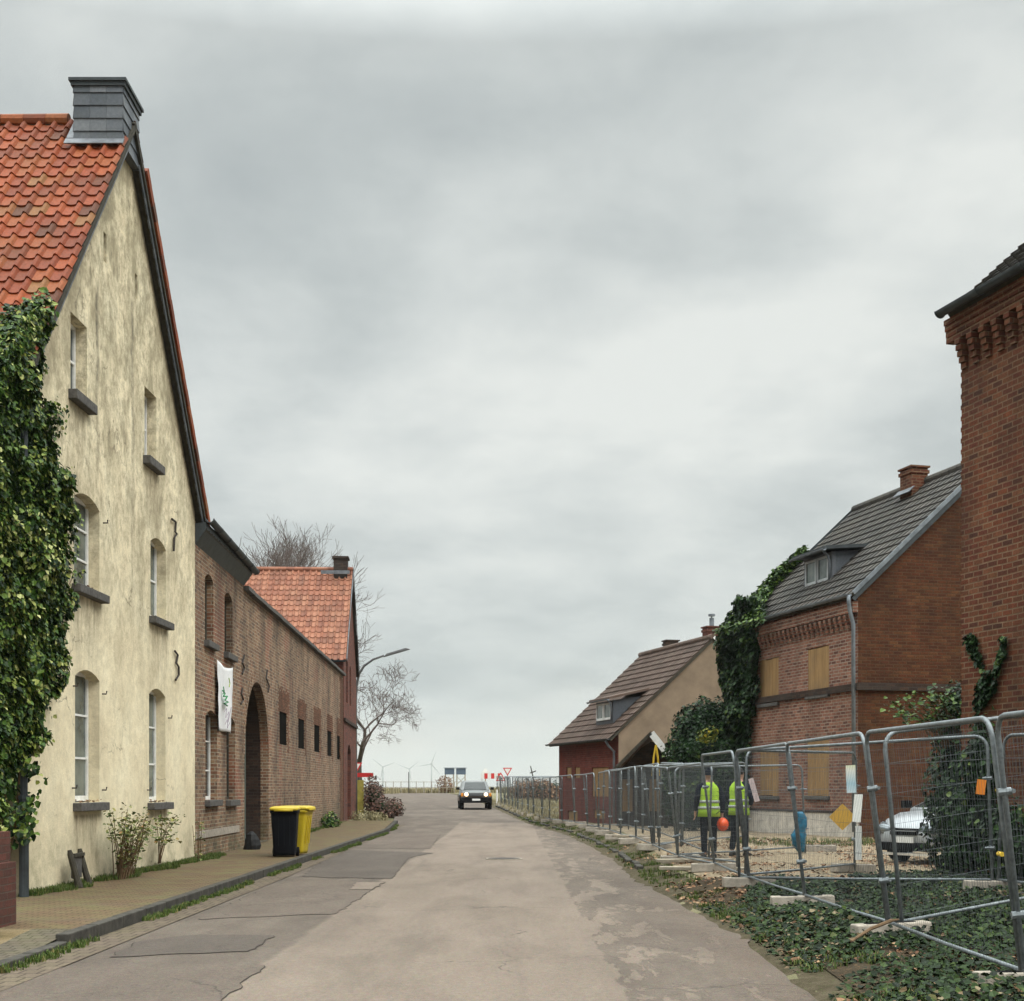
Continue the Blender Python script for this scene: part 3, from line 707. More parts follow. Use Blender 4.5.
fc = P.pt(wlen, 0); pb = Plane(fc, (-1, .0206), (.0206, 1)); wall('far_wall', m_plaster, yh, pb, [(0, -.1), (HL, -.1), (HL, ZE), (0, ZE)], (), .24, back=False)
bc = Vector((-6.722, 19.1, 0)) + Vector((-1, .0206, 0)) * HL; pc = Plane(bc, (.0206, 1), (-1, .0206)); wall('back_gable_wall', m_plaster, yh, pc, [(0, -.1), (wlen, -.1), (wlen, ZE), (wlen / 2, ZR - .02), (0, ZE)], (), .24, back=False)
# unlit inside: a partition behind the street gable so the panes look into a room
wall('partition', m_wood_dark, yh, Plane(P.pt(0, 0, -.9), (.0206, 1), (1, -.0206)), [(0.1, 0), (wlen - .1, 0), (wlen - .1, ZE - .1), (wlen / 2, ZR - .3), (0.1, ZE - .1)], (), .05)
for a0, a1, z0, z1, rows, ar in yr_:
    window(yh, P, a0 + .01, a1 - .01, z0 + .02, z1 + (.04 if ar else -.005), .20, rows=rows, fw=.06, gl=m_glass_pale if z1 < 8 else m_glass)
    sill(yh, P, a0, a1, z0, .10, .13 if z1 < 8 else .15)
    # moss and dead plants gathered on the sill
mb = MB()
for a0, a1, z0, z1, rows, ar in yr_[:4]:
    for _ in range(26): leaf(mb, P.pt(U_(a0 + .03, a1 - .02), z0 + U_(0, .04), U_(-.1, .05)), Vector((0, 0, 1)), .045, R() * .9)
tag(mb.build('sill_moss', m_litter, yh, uv=False), kind='stuff')
for a0, a1, z0, z1 in slits: MB().box(P.pt((a0 + a1) / 2, (z0 + z1) / 2, -.2), (a1 - a0 + .05, .03, z1 - z0 + .05), (P.U, P.N, Vector((0, 0, 1)))).build('vent_slit', m_void, yh)  # black board stands for the dark inside the slit
MB().box(P.pt((ca[0] + ca[1]) / 2, (ca[2] + ca[3]) / 2, -.2), (ca[1] - ca[0] + .05, .03, ca[3] - ca[2] + .05), (P.U, P.N, Vector((0, 0, 1)))).build('cellar_opening', m_void, yh)  # black board painted as the dark cellar behind the opening
def anchor(parent, pl, pts, mat=m_iron): return MB().tube([pl.pt(*pl.sz(x, y), .035) for x, y in pts], .022, 6).build('wall_anchor', mat, parent)
anchor(yh, P, [(170, 519), (174, 522), (173.5, 532), (175, 534), (172.5, 538), (172, 551)])
anchor(yh, P, [(173, 651), (176, 655), (174.5, 663), (177, 667), (177, 675), (174, 680)])
for x, y in ((73, 686), (102, 694), (72, 788), (102, 790), (168, 718), (147, 790), (103, 523)):
    a, z = P.sz(x, y); MB().tube([P.pt(a, z, -.02), P.pt(a, z, .07), P.pt(a, z + .05, .08)], .012, 5).build('shutter_hook', m_iron, yh)
# roof
gable_roof(yh, (-6.722, 19.1), (-1, .0206), (.0206, 1), HL, wlen, ZE, ZR, .19, .30, m_tile_orange, .262, .325, prof_pan, US_PAN, skip=lambda u, v: u < .85 and v > 7.25, r0=.9)
# slate verge strips up both rakes of the street gable
def verge(parent, pl, w0, z0, w1, z1, mat, h=.26, n=.14, step=.16, rmat=None):
    mb = MB(); L = math.hypot(w1 - w0, z1 - z0); k = int(L / step); du, dz = (w1 - w0) / L, (z1 - z0) / L
    for i in range(k):
        s0, s1 = i * L / k, (i + 1) * L / k + .03
        c = pl.pt(w0 + du * (s0 + s1) / 2, z0 + dz * (s0 + s1) / 2, n - (i % 2) * .004)
        X = (pl.U * du + Vector((0, 0, dz))).normalized(); Y = pl.N; Zv = X.cross(Y)
        if Zv.z < 0: Zv = -Zv
        mb.box(c - Zv * (h / 2) , (s1 - s0 - .006, .018 + .01 * (i % 2), h), (X, Y, Zv))
    return mb.build('verge_slates', mat, parent)
kk = (ZR - ZE) / (wlen / 2)
verge(yh, P, -.3, ZE - .3 * kk - .02, wlen / 2 - .45, ZR - .02 - .45 * kk, m_slate, .17, .145, .13)
verge(yh, P, wlen + .3, ZE - .3 * kk - .02, wlen / 2 + .45, ZR - .02 - .45 * kk, m_slate, .17, .145, .13)
# clay verge tiles standing out over the far rake
mb = MB(); n = 24; w0, w1 = wlen + .33, wlen / 2 + .55; hz0, hz1 = ZE - .33 * kk, ZR - .55 * kk
for i in range(n):
    a, b = w0 + (w1 - w0) * i / n, w0 + (w1 - w0) * (i + 1.06) / n; za, zb = hz0 + (hz1 - hz0) * i / n, hz0 + (hz1 - hz0) * (i + 1.06) / n
    X = (P.pt(b, zb) - P.pt(a, za)).normalized(); Zp = X.cross(P.N); Zp = Zp if Zp.z > 0 else -Zp
    mb.box((P.pt(a, za, .17) + P.pt(b, zb, .17)) / 2 + Zp * (.105 + .012 * (i % 2)), ((P.pt(b, zb) - P.pt(a, za)).length, .10, .15), (X, P.N, Zp))
mb.build('verge_tiles', m_tile_orange, yh)
# slate-clad chimney
ch = MB(); cz0, cz1 = 12.35, 13.38; cx, cy = -6.90, 23.85; cw, cd = .82, 1.0
MB().box((cx, cy, (cz0 + cz1) / 2), (cw - .03, cd - .03, cz1 - cz0)).build('chimney_core', m_slate, yh)
sl = MB(); z = cz0 + .0
while z < cz1 - .05:
    for (fx, fy, ux, uy, wd) in ((0, -1, 1, 0, cw), (1, 0, 0, 1, cd), (0, 1, 1, 0, cw), (-1, 0, 0, 1, cd)):
        k = 3; off = U_(0, .2)
        for i in range(k):
            a, b = -wd / 2 + wd * i / k, -wd / 2 + wd * (i + 1) / k
            c = Vector((cx + fx * cw / 2 + ux * (a + b) / 2, cy + fy * cd / 2 + uy * (a + b) / 2, z + .115))
            tilt = Vector((fx, fy, 0)); Zv = (Vector((0, 0, 1)) - tilt * .09).normalized(); X = Vector((ux, uy, 0)); Y = Zv.cross(X)
            sl.box(c, (b - a - .003, .012, .25), (X, Y, Zv))
    z += .215
chm = sl.build('chimney', m_slate, yh)
MB().box((cx, cy, cz1 + .02), (cw + .14, cd + .14, .05)).box((cx, cy, cz1 - .04), (cw + .08, cd + .08, .07)).build('chimney_cap', m_zinc_dark, chm)
fl = MB(); zf = lambda y: ZR - abs(y - 23.95) * kk
fl.box((cx - .05, cy - cd / 2 - .07, zf(cy - cd / 2 - .07) + .13), (cw + .16, .16, .02), (Vector((1, 0, 0)), Vector((0, .66, .75)), Vector((0, -.75, .66))))
fl.box((cx - cw / 2 - .06, cy - .28, zf(cy - .28) + .11), (.14, .6, .02), (Vector((1, 0, 0)), Vector((0, .66, .75)), Vector((0, -.75, .66))))
fl.build('flashing', m_lead, yh)
# gutters and downpipe
def gutter(parent, a, b, r=.075, mat=m_zinc_dark):
    a, b = Vector(a), Vector(b); d = (b - a).normalized(); s = Vector((0, 0, 1)).cross(d).normalized()
    prof = [(math.cos(math.pi + math.pi * i / 8) * r, math.sin(math.pi + math.pi * i / 8) * r) for i in range(9)] + [(r * .86, 0)] + [(math.cos(2 * math.pi - math.pi * i / 8) * r * .86, math.sin(2 * math.pi - math.pi * i / 8) * r * .86) for i in range(1, 9)]
    ra = [a + s * x + Vector((0, 0, y)) for x, y in prof]; rb = [b + s * x + Vector((0, 0, y)) for x, y in prof]
    mb = MB().loft([ra, rb]); n = max(2, int((b - a).length / 1.0))
    for i in range(n + 1):
        c = a.lerp(b, i / n); mb.tube([c + s * (math.cos(math.pi + math.pi * k / 8) * r * 1.08) + Vector((0, 0, math.sin(math.pi + math.pi * k / 8) * r * 1.08)) for k in range(9)], .008, 4)
    return mb.build('gutter', mat, parent)
gutter(yh, P.pt(-.36, ZE - .33, .12), P.pt(-.36, ZE - .33, -HL))
dp = MB(); X0 = Vector((-6.60, 18.97, 0))
dp.tube([Vector((-6.62, 18.80, ZE - .4)), Vector((-6.62, 18.95, ZE - .8)), Vector((-6.62, 18.99, ZE - 1.1)), Vector((-6.62, 18.99, 1.4))], .05, 10)
dp.tube([Vector((-6.62, 18.99, 1.45)), Vector((-6.62, 18.99, .12))], .065, 10)
for z in (.9, 1.45, 3.2, 5.0): dp.tube([Vector((-6.62, 18.99, z)), Vector((-6.62, 18.99, z + .05))], .078, 10)
dp.build('downpipe', m_zinc_dark, yh)

# ivy column on the yellow house
iv = thing('ivy', 'huge column of glossy ivy climbing the near corner of the yellow house', 'climbing plant', (-6.5, 19.0, .1))
ivp = [(14, 372), (28, 326), (42, 308), (54, 320), (57, 350), (50, 372), (58, 400), (62, 440), (69, 470), (80, 508), (78, 545), (70, 566), (80, 598), (76, 630), (63, 658), (63, 690), (54, 716), (38, 740), (28, 765), (26, 792), (18, 806), (4, 815), (-4, 700), (-4, 400)]
def pxpoly(pl, pts, off): return [pl.sz(x, y, off) for x, y in pts]
wall_ivy(iv, P, pxpoly(P, ivp, .3), 36000, .066, .05, .45)
poly2 = [(-.35, .9), (.6, .7), (3.2, .9), (3.4, 7.2), (2.6, 7.9), (-.1, 7.6), (-.35, 5)]
wall_ivy(iv, pa, poly2, 16000, .075, .15, .6)
# over the eave
mb = MB(); Bs = Vector((0, wlen / 2, ZR - ZE)).normalized(); Ns = Vector((0, -Bs.z, Bs.y))
for _ in range(5200):
    a = U_(-.1, 1.1) ; b = U_(-.5, 1.3 - a * 1.1)
    if noise.noise(Vector((a * 2, b * 2, 3))) < -.2: continue
    leaf(mb, Vector((-6.62 - a, 19.1, ZE)) + Bs * b + Ns * U_(.08, .35), Ns, .072, R() ** 1.3)
mb.build('foliage', m_leaf_ivy, iv, uv=False)
rn, rl_ = MB(), MB()
for k in range(22):
    z = U_(2.2, 8.2); a = lerp_tab([(2.2, .6), (3.4, 1.2), (4.5, 1.9), (6.2, 1.8), (7.4, .8), (8.2, .2)], z); pts = []; q = [a - .5, z]
    for i in range(7): pts.append(P.pt(q[0], q[1], .03)); q = [q[0] + U_(.05, .24), q[1] + U_(-.12, .22)]
    rn.tube(pts, [.009, .008, .007, .006, .005, .004, .003], 4)
    for p_ in pts[2:]:
        for _ in range(7): leaf(rl_, p_ + Vector((U_(0, .05), U_(-.09, .09), U_(-.09, .07))), P.N, .055, R() ** 1.1)
rn.build('runner', m_stem, iv, uv=False); rl_.build('foliage', m_leaf_ivy, iv, uv=False)
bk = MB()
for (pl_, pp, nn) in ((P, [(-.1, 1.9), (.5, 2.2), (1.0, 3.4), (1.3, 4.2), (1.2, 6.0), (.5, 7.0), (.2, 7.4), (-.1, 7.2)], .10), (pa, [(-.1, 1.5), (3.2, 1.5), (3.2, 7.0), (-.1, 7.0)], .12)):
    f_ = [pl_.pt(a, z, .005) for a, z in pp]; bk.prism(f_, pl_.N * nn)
bk.build('dark_core', m_core, iv, uv=False)  # flat dark backing in place of the shade behind the leaves
st = MB()
for k in range(7):
    x = -6.78 - k * .07; st.tube([Vector((x - .1, 18.85, .1)), Vector((x - .04, 18.95, .7)), Vector((x + U_(-.1, .1), 18.98, 1.3)), Vector((x + U_(-.2, .2), 19.0, 2.4))], [.035, .03, .025, .02], 6)
st.build('stem', m_stem, iv, uv=False)
# brick gate pier at the left margin
m_brick_pier = brick('brown_red_pier_brick', [(.10, .03, .02), (.13, .038, .026), (.085, .028, .02)], (.12, .08, .06), stain_amt=.6)
gp = thing('gate_pier', 'dark red brick gate pier at the left edge below the ivy', 'pier', (-5.62, 15.0, .1))
MB().box((-5.66, 15.0, .40), (.52, .5, .80)).build('base', m_brick_pier, gp)
MB().box((-5.68, 15.02, .96), (.44, .44, .34)).build('shaft', m_brick_pier, gp)
bush('hedge_bush', 'small clipped green bush in front of the gate pier at the left edge', 'bush', (-5.52, 14.3, .1), [((0, 0, .35), (.22, .25, .3))], 500, .05, m_leaf_ivy)
# plants at the foot
sh = thing('shrub', 'leggy shrub with thin arching stems growing at the foot of the yellow wall', 'shrub', (-6.3, 22.9, KZ))
sb, sl = MB(), MB()
for k in range(60):
    a = U_(-1.2, 1.2); b = U_(0, 6.28); q = Vector((-6.35 + U_(-.08, .08), 22.9 + U_(-.3, .3), KZ)); pts = [q]; dd = Vector((.10 * math.cos(b) + .05, .45 * a, 1)).normalized()
    hgt = U_(.5, 1.25)
    for i in range(5):
        dd = (dd + Vector((.03, .10 * (1 if a > 0 else -1), -.05)) + Vector((U_(-.1, .1), U_(-.15, .15), 0))).normalized(); pts.append(pts[-1] + dd * hgt / 5)
    sb.tube(pts, [.011, .009, .008, .006, .005, .003], 5)
    for p_ in pts[2:]:
        for _ in range(8 if p_.z > .75 else 2): leaf(sl, p_ + Vector((U_(-.06, .08), U_(-.08, .08), U_(-.05, .08))), Vector((0, 0, 1)), .05, R())
sb.build('stem', m_stem, sh, uv=False); sl.build('foliage', m_shrubleaf, sh, uv=False)
sh = thing('weed', 'low leafy weed sprawling above the cellar opening of the yellow wall', 'plant', (-6.4, 25.3, KZ))
sb, sl = MB(), MB()
for k in range(9):
    q = Vector((-6.45, 25.6 + U_(-.1, .1), KZ + .1)); e_ = Vector((-6.3 + U_(0, .25), 25.2 + U_(-.9, .7), KZ + U_(.45, .95))); sb.tube([q, q.lerp(e_, .5) + Vector((0, 0, .15)), e_], [.01, .007, .004], 5)
    for _ in range(22): leaf(sl, e_ + Vector((U_(-.12, .12), U_(-.22, .22), U_(-.12, .1))), Vector((0, 0, 1)), .06, R())
sb.build('stem', m_stem, sh, uv=False); sl.build('foliage', m_shrubleaf, sh, uv=False)
sh = thing('thistle', 'thin dry stalk weed standing at the seam of yellow and brick walls', 'plant', (-6.3, 28.2, KZ))
sb = MB()
for k in range(5):
    q = Vector((-6.3 + U_(-.06, .06), 28.2 + U_(-.08, .08), KZ)); sb.tube([q, q + Vector((U_(-.05, .05), U_(-.08, .08), U_(.5, 1.1)))], [.01, .004], 5)
sb.build('stem', m_stem, sh, uv=False)
sl = MB()
for _ in range(60): leaf(sl, Vector((-6.3 + U_(-.1, .1), 28.2 + U_(-.12, .12), KZ + U_(.05, .8))), Vector((0, 0, 1)), .05, R())
sl.build('foliage', m_shrubleaf, sh, uv=False)
# boot-scraper style stone guard leaning on the wall
bs = thing('boot_scraper', 'dark worn two-post wooden stand with a stone plate leaning on the yellow wall', 'stand', (-6.45, 20.9, KZ))
mb = MB()
for dy in (-.24, .24): mb = MB(); mb.tube([Vector((-6.38, 20.9 + dy, KZ)), Vector((-6.44, 20.9 + dy, KZ + .2)), Vector((-6.52, 20.9 + dy, KZ + .5)), Vector((-6.53, 20.9 + dy, KZ + .56))], [.06, .05, .045, .03], 8); mb.build('post', m_wood_dark, bs)
MB().box((-6.5, 20.9, KZ + .3), (.05, .40, .34)).build('plate', m_stone_sill, bs, bevel=.02)
MB().box((-6.47, 20.9, KZ + .48), (.05, .46, .05)).build('rail', m_wood_dark, bs)

# ================================================================== BRICK FARM WING
pw = Plane((-6.522, 28.8), (-.0235, 1), (1, .0235))
bh = thing('brick_wing', 'weathered brick farm wing with arched gateway and slit openings along the street', 'house', (-6.5, 28.8, 0))
def rr2(x0, x1, y0, y1, ref='l'): return pw.rect(x0, x1, y0, y1, ref)
bw_up = [rr2(205, 213.5, 571, 640), rr2(224.5, 232.5, 590, 652)]
bw_lo = [rr2(205.5, 217, 709, 800), rr2(226.5, 235, 716, 800)]
arch = rr2(244.5, 268.5, 676, 858)
small = [rr2(279.5, 287.3, 709.5, 744), rr2(298.3, 304.8, 717, 748), rr2(314.2, 320, 723.5, 751.5), rr2(327.3, 331.9, 730, 755.5), rr2(337, 340.3, 734.5, 759)]
hs = []
for a0, a1, z0, z1 in bw_up + bw_lo: hs.append(hole(a0, a1, z0, z1, .14, 6))
ar_w = arch[1] - arch[0]
hs.append(hole(arch[0], arch[1], .14, arch[3], ar_w / 2, 14))
for a0, a1, z0, z1 in small: hs.append(hole(a0, a1, z0, z1, 0))
LW = 31.3; s_e = 5.9
outl = [(0, .05), (arch[0] - .0, .05), (LW, .05), (LW, 6.45), (s_e, 6.55), (s_e, 6.9), (0, 7.1)]
wall('street_wall', m_brick_tan, bh, pw, outl, hs, .22, back=False)
# pale rendered band and red base
MB().box(pw.pt(2.6, .62, .012), (5.2, .03, .16), (pw.U, pw.N, Vector((0, 0, 1)))).build('render_band', m_conc, bh)
for a0, a1, z0, z1 in bw_up + bw_lo:
    window(bh, pw, a0 + .01, a1 - .01, z0, z1 - .02, .17, rows=3 if z1 < 4.5 else 2, gl=m_glass_dark, fr=m_wood_dark if z1 > 4.5 or a0 > 2.5 else m_frame_white); sill(bh, pw, a0, a1, z0, .10, .14, .12, m_stone_sill)
for a0, a1, z0, z1 in small:
    MB().box(pw.pt((a0 + a1) / 2, (z0 + z1) / 2, -.045), (a1 - a0 - .01, .03, z1 - z0 - .01), (pw.U, pw.N, Vector((0, 0, 1)))).build('dark_board', m_void, bh)  # black board stands for the dark interior of the opening
    # red brick lintel and jambs renewed around the opening
    ax = (pw.U, pw.N, Vector((0, 0, 1)))
    mb = MB(); zz = z0 - .2
    while zz < z1 + .62:
        top = zz > z1 - .06; x = (a0 - .22 if top else a1 + .01)
        x += .125 * (int(zz / .083) % 2); xe = a1 + .30 + U_(-.12, .12)
        while x < xe:
            if R() < (1.1 if zz < z1 + .5 else .7): mb.box(pw.pt(x + .06, zz + .04, .0), (.115, .012, .07), ax)
            x += .125
        zz += .083
    mb.build('lintel', m_brick_red, bh)
# red quoin at the far end and arch rim
mb = MB(); zz = .2
while zz < 6.2:
    x = LW - 1.2 + U_(-.35, .1)
    while x < LW - .06:
        if R() < 1.93: mb.box(pw.pt(x + .06, zz + .04, .0), (.115, .012, .07), ax)
        x += .125
    zz += .083
mb.build('quoin', m_brick_red, bh)
mb = MB(); cxa = (arch[0] + arch[1]) / 2; rA = ar_w / 2; zs_ = arch[3] - rA
for i in range(26):
    t0, t1 = math.pi * i / 26, math.pi * (i + 1) / 26 - .02
    q = [pw.pt(cxa + r_ * math.cos(t), zs_ + r_ * math.sin(t), .012) for r_, t in ((rA, t0), (rA + .30, t0), (rA + .30, t1), (rA, t1))]
    mb.prism(q, -pw.N * .05)
mb.build('arch_ring', m_brick_tan, bh)
# deep gateway: side reveals, vault, timber gate leaves
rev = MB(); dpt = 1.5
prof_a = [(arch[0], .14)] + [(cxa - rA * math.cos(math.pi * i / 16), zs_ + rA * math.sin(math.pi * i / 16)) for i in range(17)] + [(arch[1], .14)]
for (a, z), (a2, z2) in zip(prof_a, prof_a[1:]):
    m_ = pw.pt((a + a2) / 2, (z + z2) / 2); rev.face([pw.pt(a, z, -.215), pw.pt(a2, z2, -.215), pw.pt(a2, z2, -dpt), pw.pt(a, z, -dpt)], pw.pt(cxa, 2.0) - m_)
rev.build('gateway_vault', m_brick_dark, bh)  # vault shade is put into this darkened brick
for k, (b0, b1) in enumerate(((arch[0] + .02, cxa - .01), (cxa + .01, arch[1] - .02))):
    mb = MB(); n = 9
    for i in range(n):
        c0 = b0 + (b1 - b0) * i / n; c1 = b0 + (b1 - b0) * (i + 1) / n; cm = (c0 + c1) / 2
        zt = zs_ + math.sqrt(max(.01, (rA - .02) ** 2 - (cm - cxa) ** 2)); mb.box(pw.pt(cm, (.16 + zt) / 2, -dpt + .35), (c1 - c0 - .008, .05, zt - .16), ax)
    mb.box(pw.pt((b0 + b1) / 2, 1.0, -dpt + .39), (b1 - b0 - .1, .05, .16), ax).box(pw.pt((b0 + b1) / 2, 2.6, -dpt + .39), (b1 - b0 - .1, .05, .16), ax)
    mb.build('gate_leaf', m_wood_dark, bh)
MB().box(pw.pt(arch[0] + .06, 1.55, -.24), (.09, .5, 3.0), ax).build('open_gate_leaf', m_wood_green, bh)
MB().box(pw.pt(cxa, .10, -dpt / 2), (ar_w, dpt, .10), ax).build('threshold', m_cobble, bh)
# coping of the long wall, back and end walls
mb = MB(); n = 26
for i in range(n):
    a0 = s_e + (LW - s_e) * i / n; a1 = s_e + (LW - s_e) * (i + 1) / n
    mb.box(pw.pt((a0 + a1) / 2, 6.50 - .10 * (i + .5) / n + .06 + U_(-.008, .008), -.08), (a1 - a0 - .008, .44, .10), ax)
mb.build('coping', m_stone_sill, bh)
Wd2 = 7.0
pbk = Plane(pw.pt(0, 0, -Wd2), pw.U, -pw.N); wall('rear_wall', m_brick_dark, bh, pbk, [(0, .05), (LW, .05), (LW, 5.4), (0, 5.4)], (), .3, back=False)
pe = Plane(pw.pt(LW, 0, 0), -pw.N, pw.U); wall('end_wall', m_brick_dark, bh, pe, [(0, .05), (Wd2, .05), (Wd2, 5.4), (0, 6.4)], (), .3, back=False)
ps = Plane(pw.pt(s_e, 0, 0), -pw.N, pw.U); wall('step_wall', m_brick_dark, bh, ps, [(0, 5.3), (Wd2, 5.3), (Wd2 / 2, 10), (0, 6.95)], (), .3, back=False)
# low lean-to roof behind the parapet
mb = MB(); mb.prism([pw.pt(s_e, 6.3, -.31), pw.pt(LW - .05, 6.2, -.31), pw.pt(LW - .05, 5.4, -Wd2), pw.pt(s_e, 5.4, -Wd2)], Vector((0, 0, .12))); mb.build('rear_roof', m_tile_grey, bh)
# roofed part next to the yellow house: eave to the street with a dark box gutter
gable_roof(bh, pw.pt(.02, 0), tuple(pw.U)[:2], tuple(-pw.N)[:2], s_e - .05, Wd2, 7.1, 10.3, 0.0, .20, m_tile_grey, .30, .34, prof_flat, US_FLAT)
mb = MB(); mb.prism([pw.pt(.01, 6.62, .0), pw.pt(.01, 6.92, .22), pw.pt(.01, 7.08, .22), pw.pt(.01, 7.05, 0)], pw.U * (s_e + .06)); mb.build('soffit', m_zinc_dark, bh)
gutter(bh, pw.pt(.02, 7.15, .30), pw.pt(s_e + .12, 7.0, .30), .085, m_zinc_dark)
anchor(bh, pw, [(243, 655), (241, 663), (243, 668), (241, 674)]); anchor(bh, pw, [(266, 670), (265, 678), (268, 686), (267, 692)])
anchor(bh, pw, [(241, 688), (240, 694), (242, 700), (239.5, 704)])
# banner
bn = thing('banner', 'white cloth banner with green scribbled writing hung on the brick wall', 'banner', pw.pt(*pw.sz(224, 735, .06), .06))
a0, zt = pw.sz(217, 660, .06); a1, _ = pw.sz(232.5, 666, .06); _, zb = pw.sz(218, 730, .06)
mb = MB(); nx, nz = 14, 20
for j in range(nz + 1):
    for i in range(nx + 1):
        u, v = i / nx, j / nz; mb.v.append(pw.pt(a0 + (a1 - a0) * u + .02 * math.sin(v * 5), zt + (zb - zt) * v - .08 * math.sin(u * math.pi) * (1 - v), .06 + .035 * math.sin(u * 9 + v * 2) * (.3 + v) + .02 * noise.noise(Vector((u * 3, v * 4, 0)))))
for j in range(nz):
    for i in range(nx): k = j * (nx + 1) + i; mb.f.append([k, k + 1, k + nx + 2, k + nx + 1]); mb.m.append(0); mb.r.append(.5)
m_cloth = simple('white_banner_cloth', (.66, .66, .67), .8, .1, 3)
cl = mb.build('cloth', m_cloth, bn, True); md = cl.modifiers.new('s', 'SOLIDIFY'); md.thickness = .006
def stroke(pts, mat, w=.018, nm='scribble'):
    q = [pw.pt(a0 + (a1 - a0) * u, zt + (zb - zt) * v, .115) for u, v in pts]; return MB().tube(q, w, 5).build(nm, mat, bn)
m_green = simple('green_paint', (.04, .25, .09), .6, .1); m_greyp = simple('grey_paint', (.3, .25, .3), .6, .1)
stroke([(.2, .42), (.35, .45), (.25, .5), (.5, .48), (.35, .55), (.55, .56), (.3, .6), (.5, .62)], m_green); stroke([(.25, .36), (.3, .44), (.2, .47)], m_green, .012)
stroke([(.6, .2), (.66, .27), (.62, .33)], simple('lime_paint', (.3, .4, .08), .6, .1), .012)
stroke([(.3, .72), (.45, .66), (.4, .8), (.6, .7), (.55, .86), (.75, .62)], m_greyp, .007); stroke([(.35, .9), (.5, .82), (.5, .95), (.65, .86)], m_greyp, .007)
# dark guard stone at the gateway
gs = MB(); c = at(249, 858, 32.5); rings = []
for i, (z, r) in enumerate(((0, .20), (.10, .20), (.24, .16), (.36, .11), (.43, .04))):
    rings.append([Vector((-6.25 + r * 1.0 * math.cos(t) * (1 + .2 * math.sin(3 * t + i)), 33.6 + r * math.sin(t) * (1 + .2 * math.cos(2 * t + i)), KZ + z)) for t in [6.283 * k / 9 for k in range(9)]])
gs.loft(rings); tag(gs.build('guard_stone', simple('black_basalt', (.012, .012, .013), .75, .4, 10, .3, 0, .6), None), 'dark pointed guard stone beside the arched gateway', 'stone')

# ================================================================== ORANGE-ROOFED FARMHOUSE
oh = thing('farmhouse', 'brick farmhouse with salmon red pantile roof and street gable behind the long wall', 'house', (-7.24, 60.2, 0))
eO = Vector((-.999, -.04, 0)); wO = Vector((-.045, .999, 0)); OO = (-7.24, 60.2); WO = 8.2; LO = 18
ZE3, ZR3 = 7.35, 11.6
pO = Plane(OO, wO, (1, .04))
oz = [(pO.rect(346.0, 347.8, 658, 702, 'l')), (pO.rect(349.6, 351.0, 665, 705, 'l'))]
door = pO.rect(347.5, 350.8, 744, 822, 'l')
h3 = [hole(a, b, c, d, .2, 6) for a, b, c, d in oz] + [hole(door[0], door[1], .14, door[3], .35, 6)]
wall('street_gable_wall', m_brick_house, oh, pO, [(0, 0), (WO, 0), (WO, ZE3), (WO / 2, ZR3), (0, ZE3)], h3, .25, back=False)
pO2 = Plane(OO, eO, -wO); wall('side_wall', m_brick_house, oh, pO2, [(0, 0), (LO, 0), (LO, ZE3), (0, ZE3)], (), .25, back=False)
pO3 = Plane(pO.pt(WO, 0), eO, wO); wall('far_wall', m_brick_house, oh, pO3, [(0, 0), (LO, 0), (LO, ZE3), (0, ZE3)], (), .25, back=False)
pO4 = Plane(Vector((*OO, 0)) + eO * LO, wO, eO); wall('back_gable_wall', m_brick_house, oh, pO4, [(0, 0), (WO, 0), (WO, ZE3), (WO / 2, ZR3), (0, ZE3)], (), .25, back=False)
for a, b, c, d in oz: window(oh, pO, a + .02, b - .02, c, d - .05, .14, rows=3, gl=m_glass_dark, fr=m_frame_grey)
MB().box(pO.pt((door[0] + door[1]) / 2, 1.4, -.2), (door[1] - door[0] + .1, .05, 2.7), (pO.U, pO.N, Vector((0, 0, 1)))).build('door', m_wood_dark, oh)
MB().box(pO.pt(WO / 2, 4.55, .04), (WO, .1, .14), (pO.U, pO.N, Vector((0, 0, 1)))).build('string_course', m_brick_dark, oh)
gable_roof(oh, OO, tuple(eO)[:2], tuple(wO)[:2], LO, WO, ZE3, ZR3, .12, .25, m_tile_pink, .27, .36, prof_pan, US_PAN, far=True)
verge(oh, pO, -.25, ZE3 - .2, WO / 2, ZR3 + .10, m_lead, .16, .15, 1.2); verge(oh, pO, WO + .25, ZE3 - .2, WO / 2, ZR3 + .10, m_wood_dark, .2, .15, 1.2)
cc = Vector((*OO, 0)) + wO * (WO / 2 - .1) + eO * .42
MB().box(cc + Vector((0, 0, 11.3)), (.62, .7, 1.6), frame(eO)).box(cc + Vector((0, 0, 12.12)), (.74, .82, .1), frame(eO)).build('chimney', m_brick_dark, oh)
MB().box(cc + Vector((-.2, -.5, 11.42)), (1.3, .06, .16), frame(eO)).build('flashing', m_lead, oh)
gutter(oh, Vector((*OO, ZE3 - .28)) - wO * .3 - eO * .1, Vector((*OO, ZE3 - .28)) - wO * .3 + eO * LO, .08)
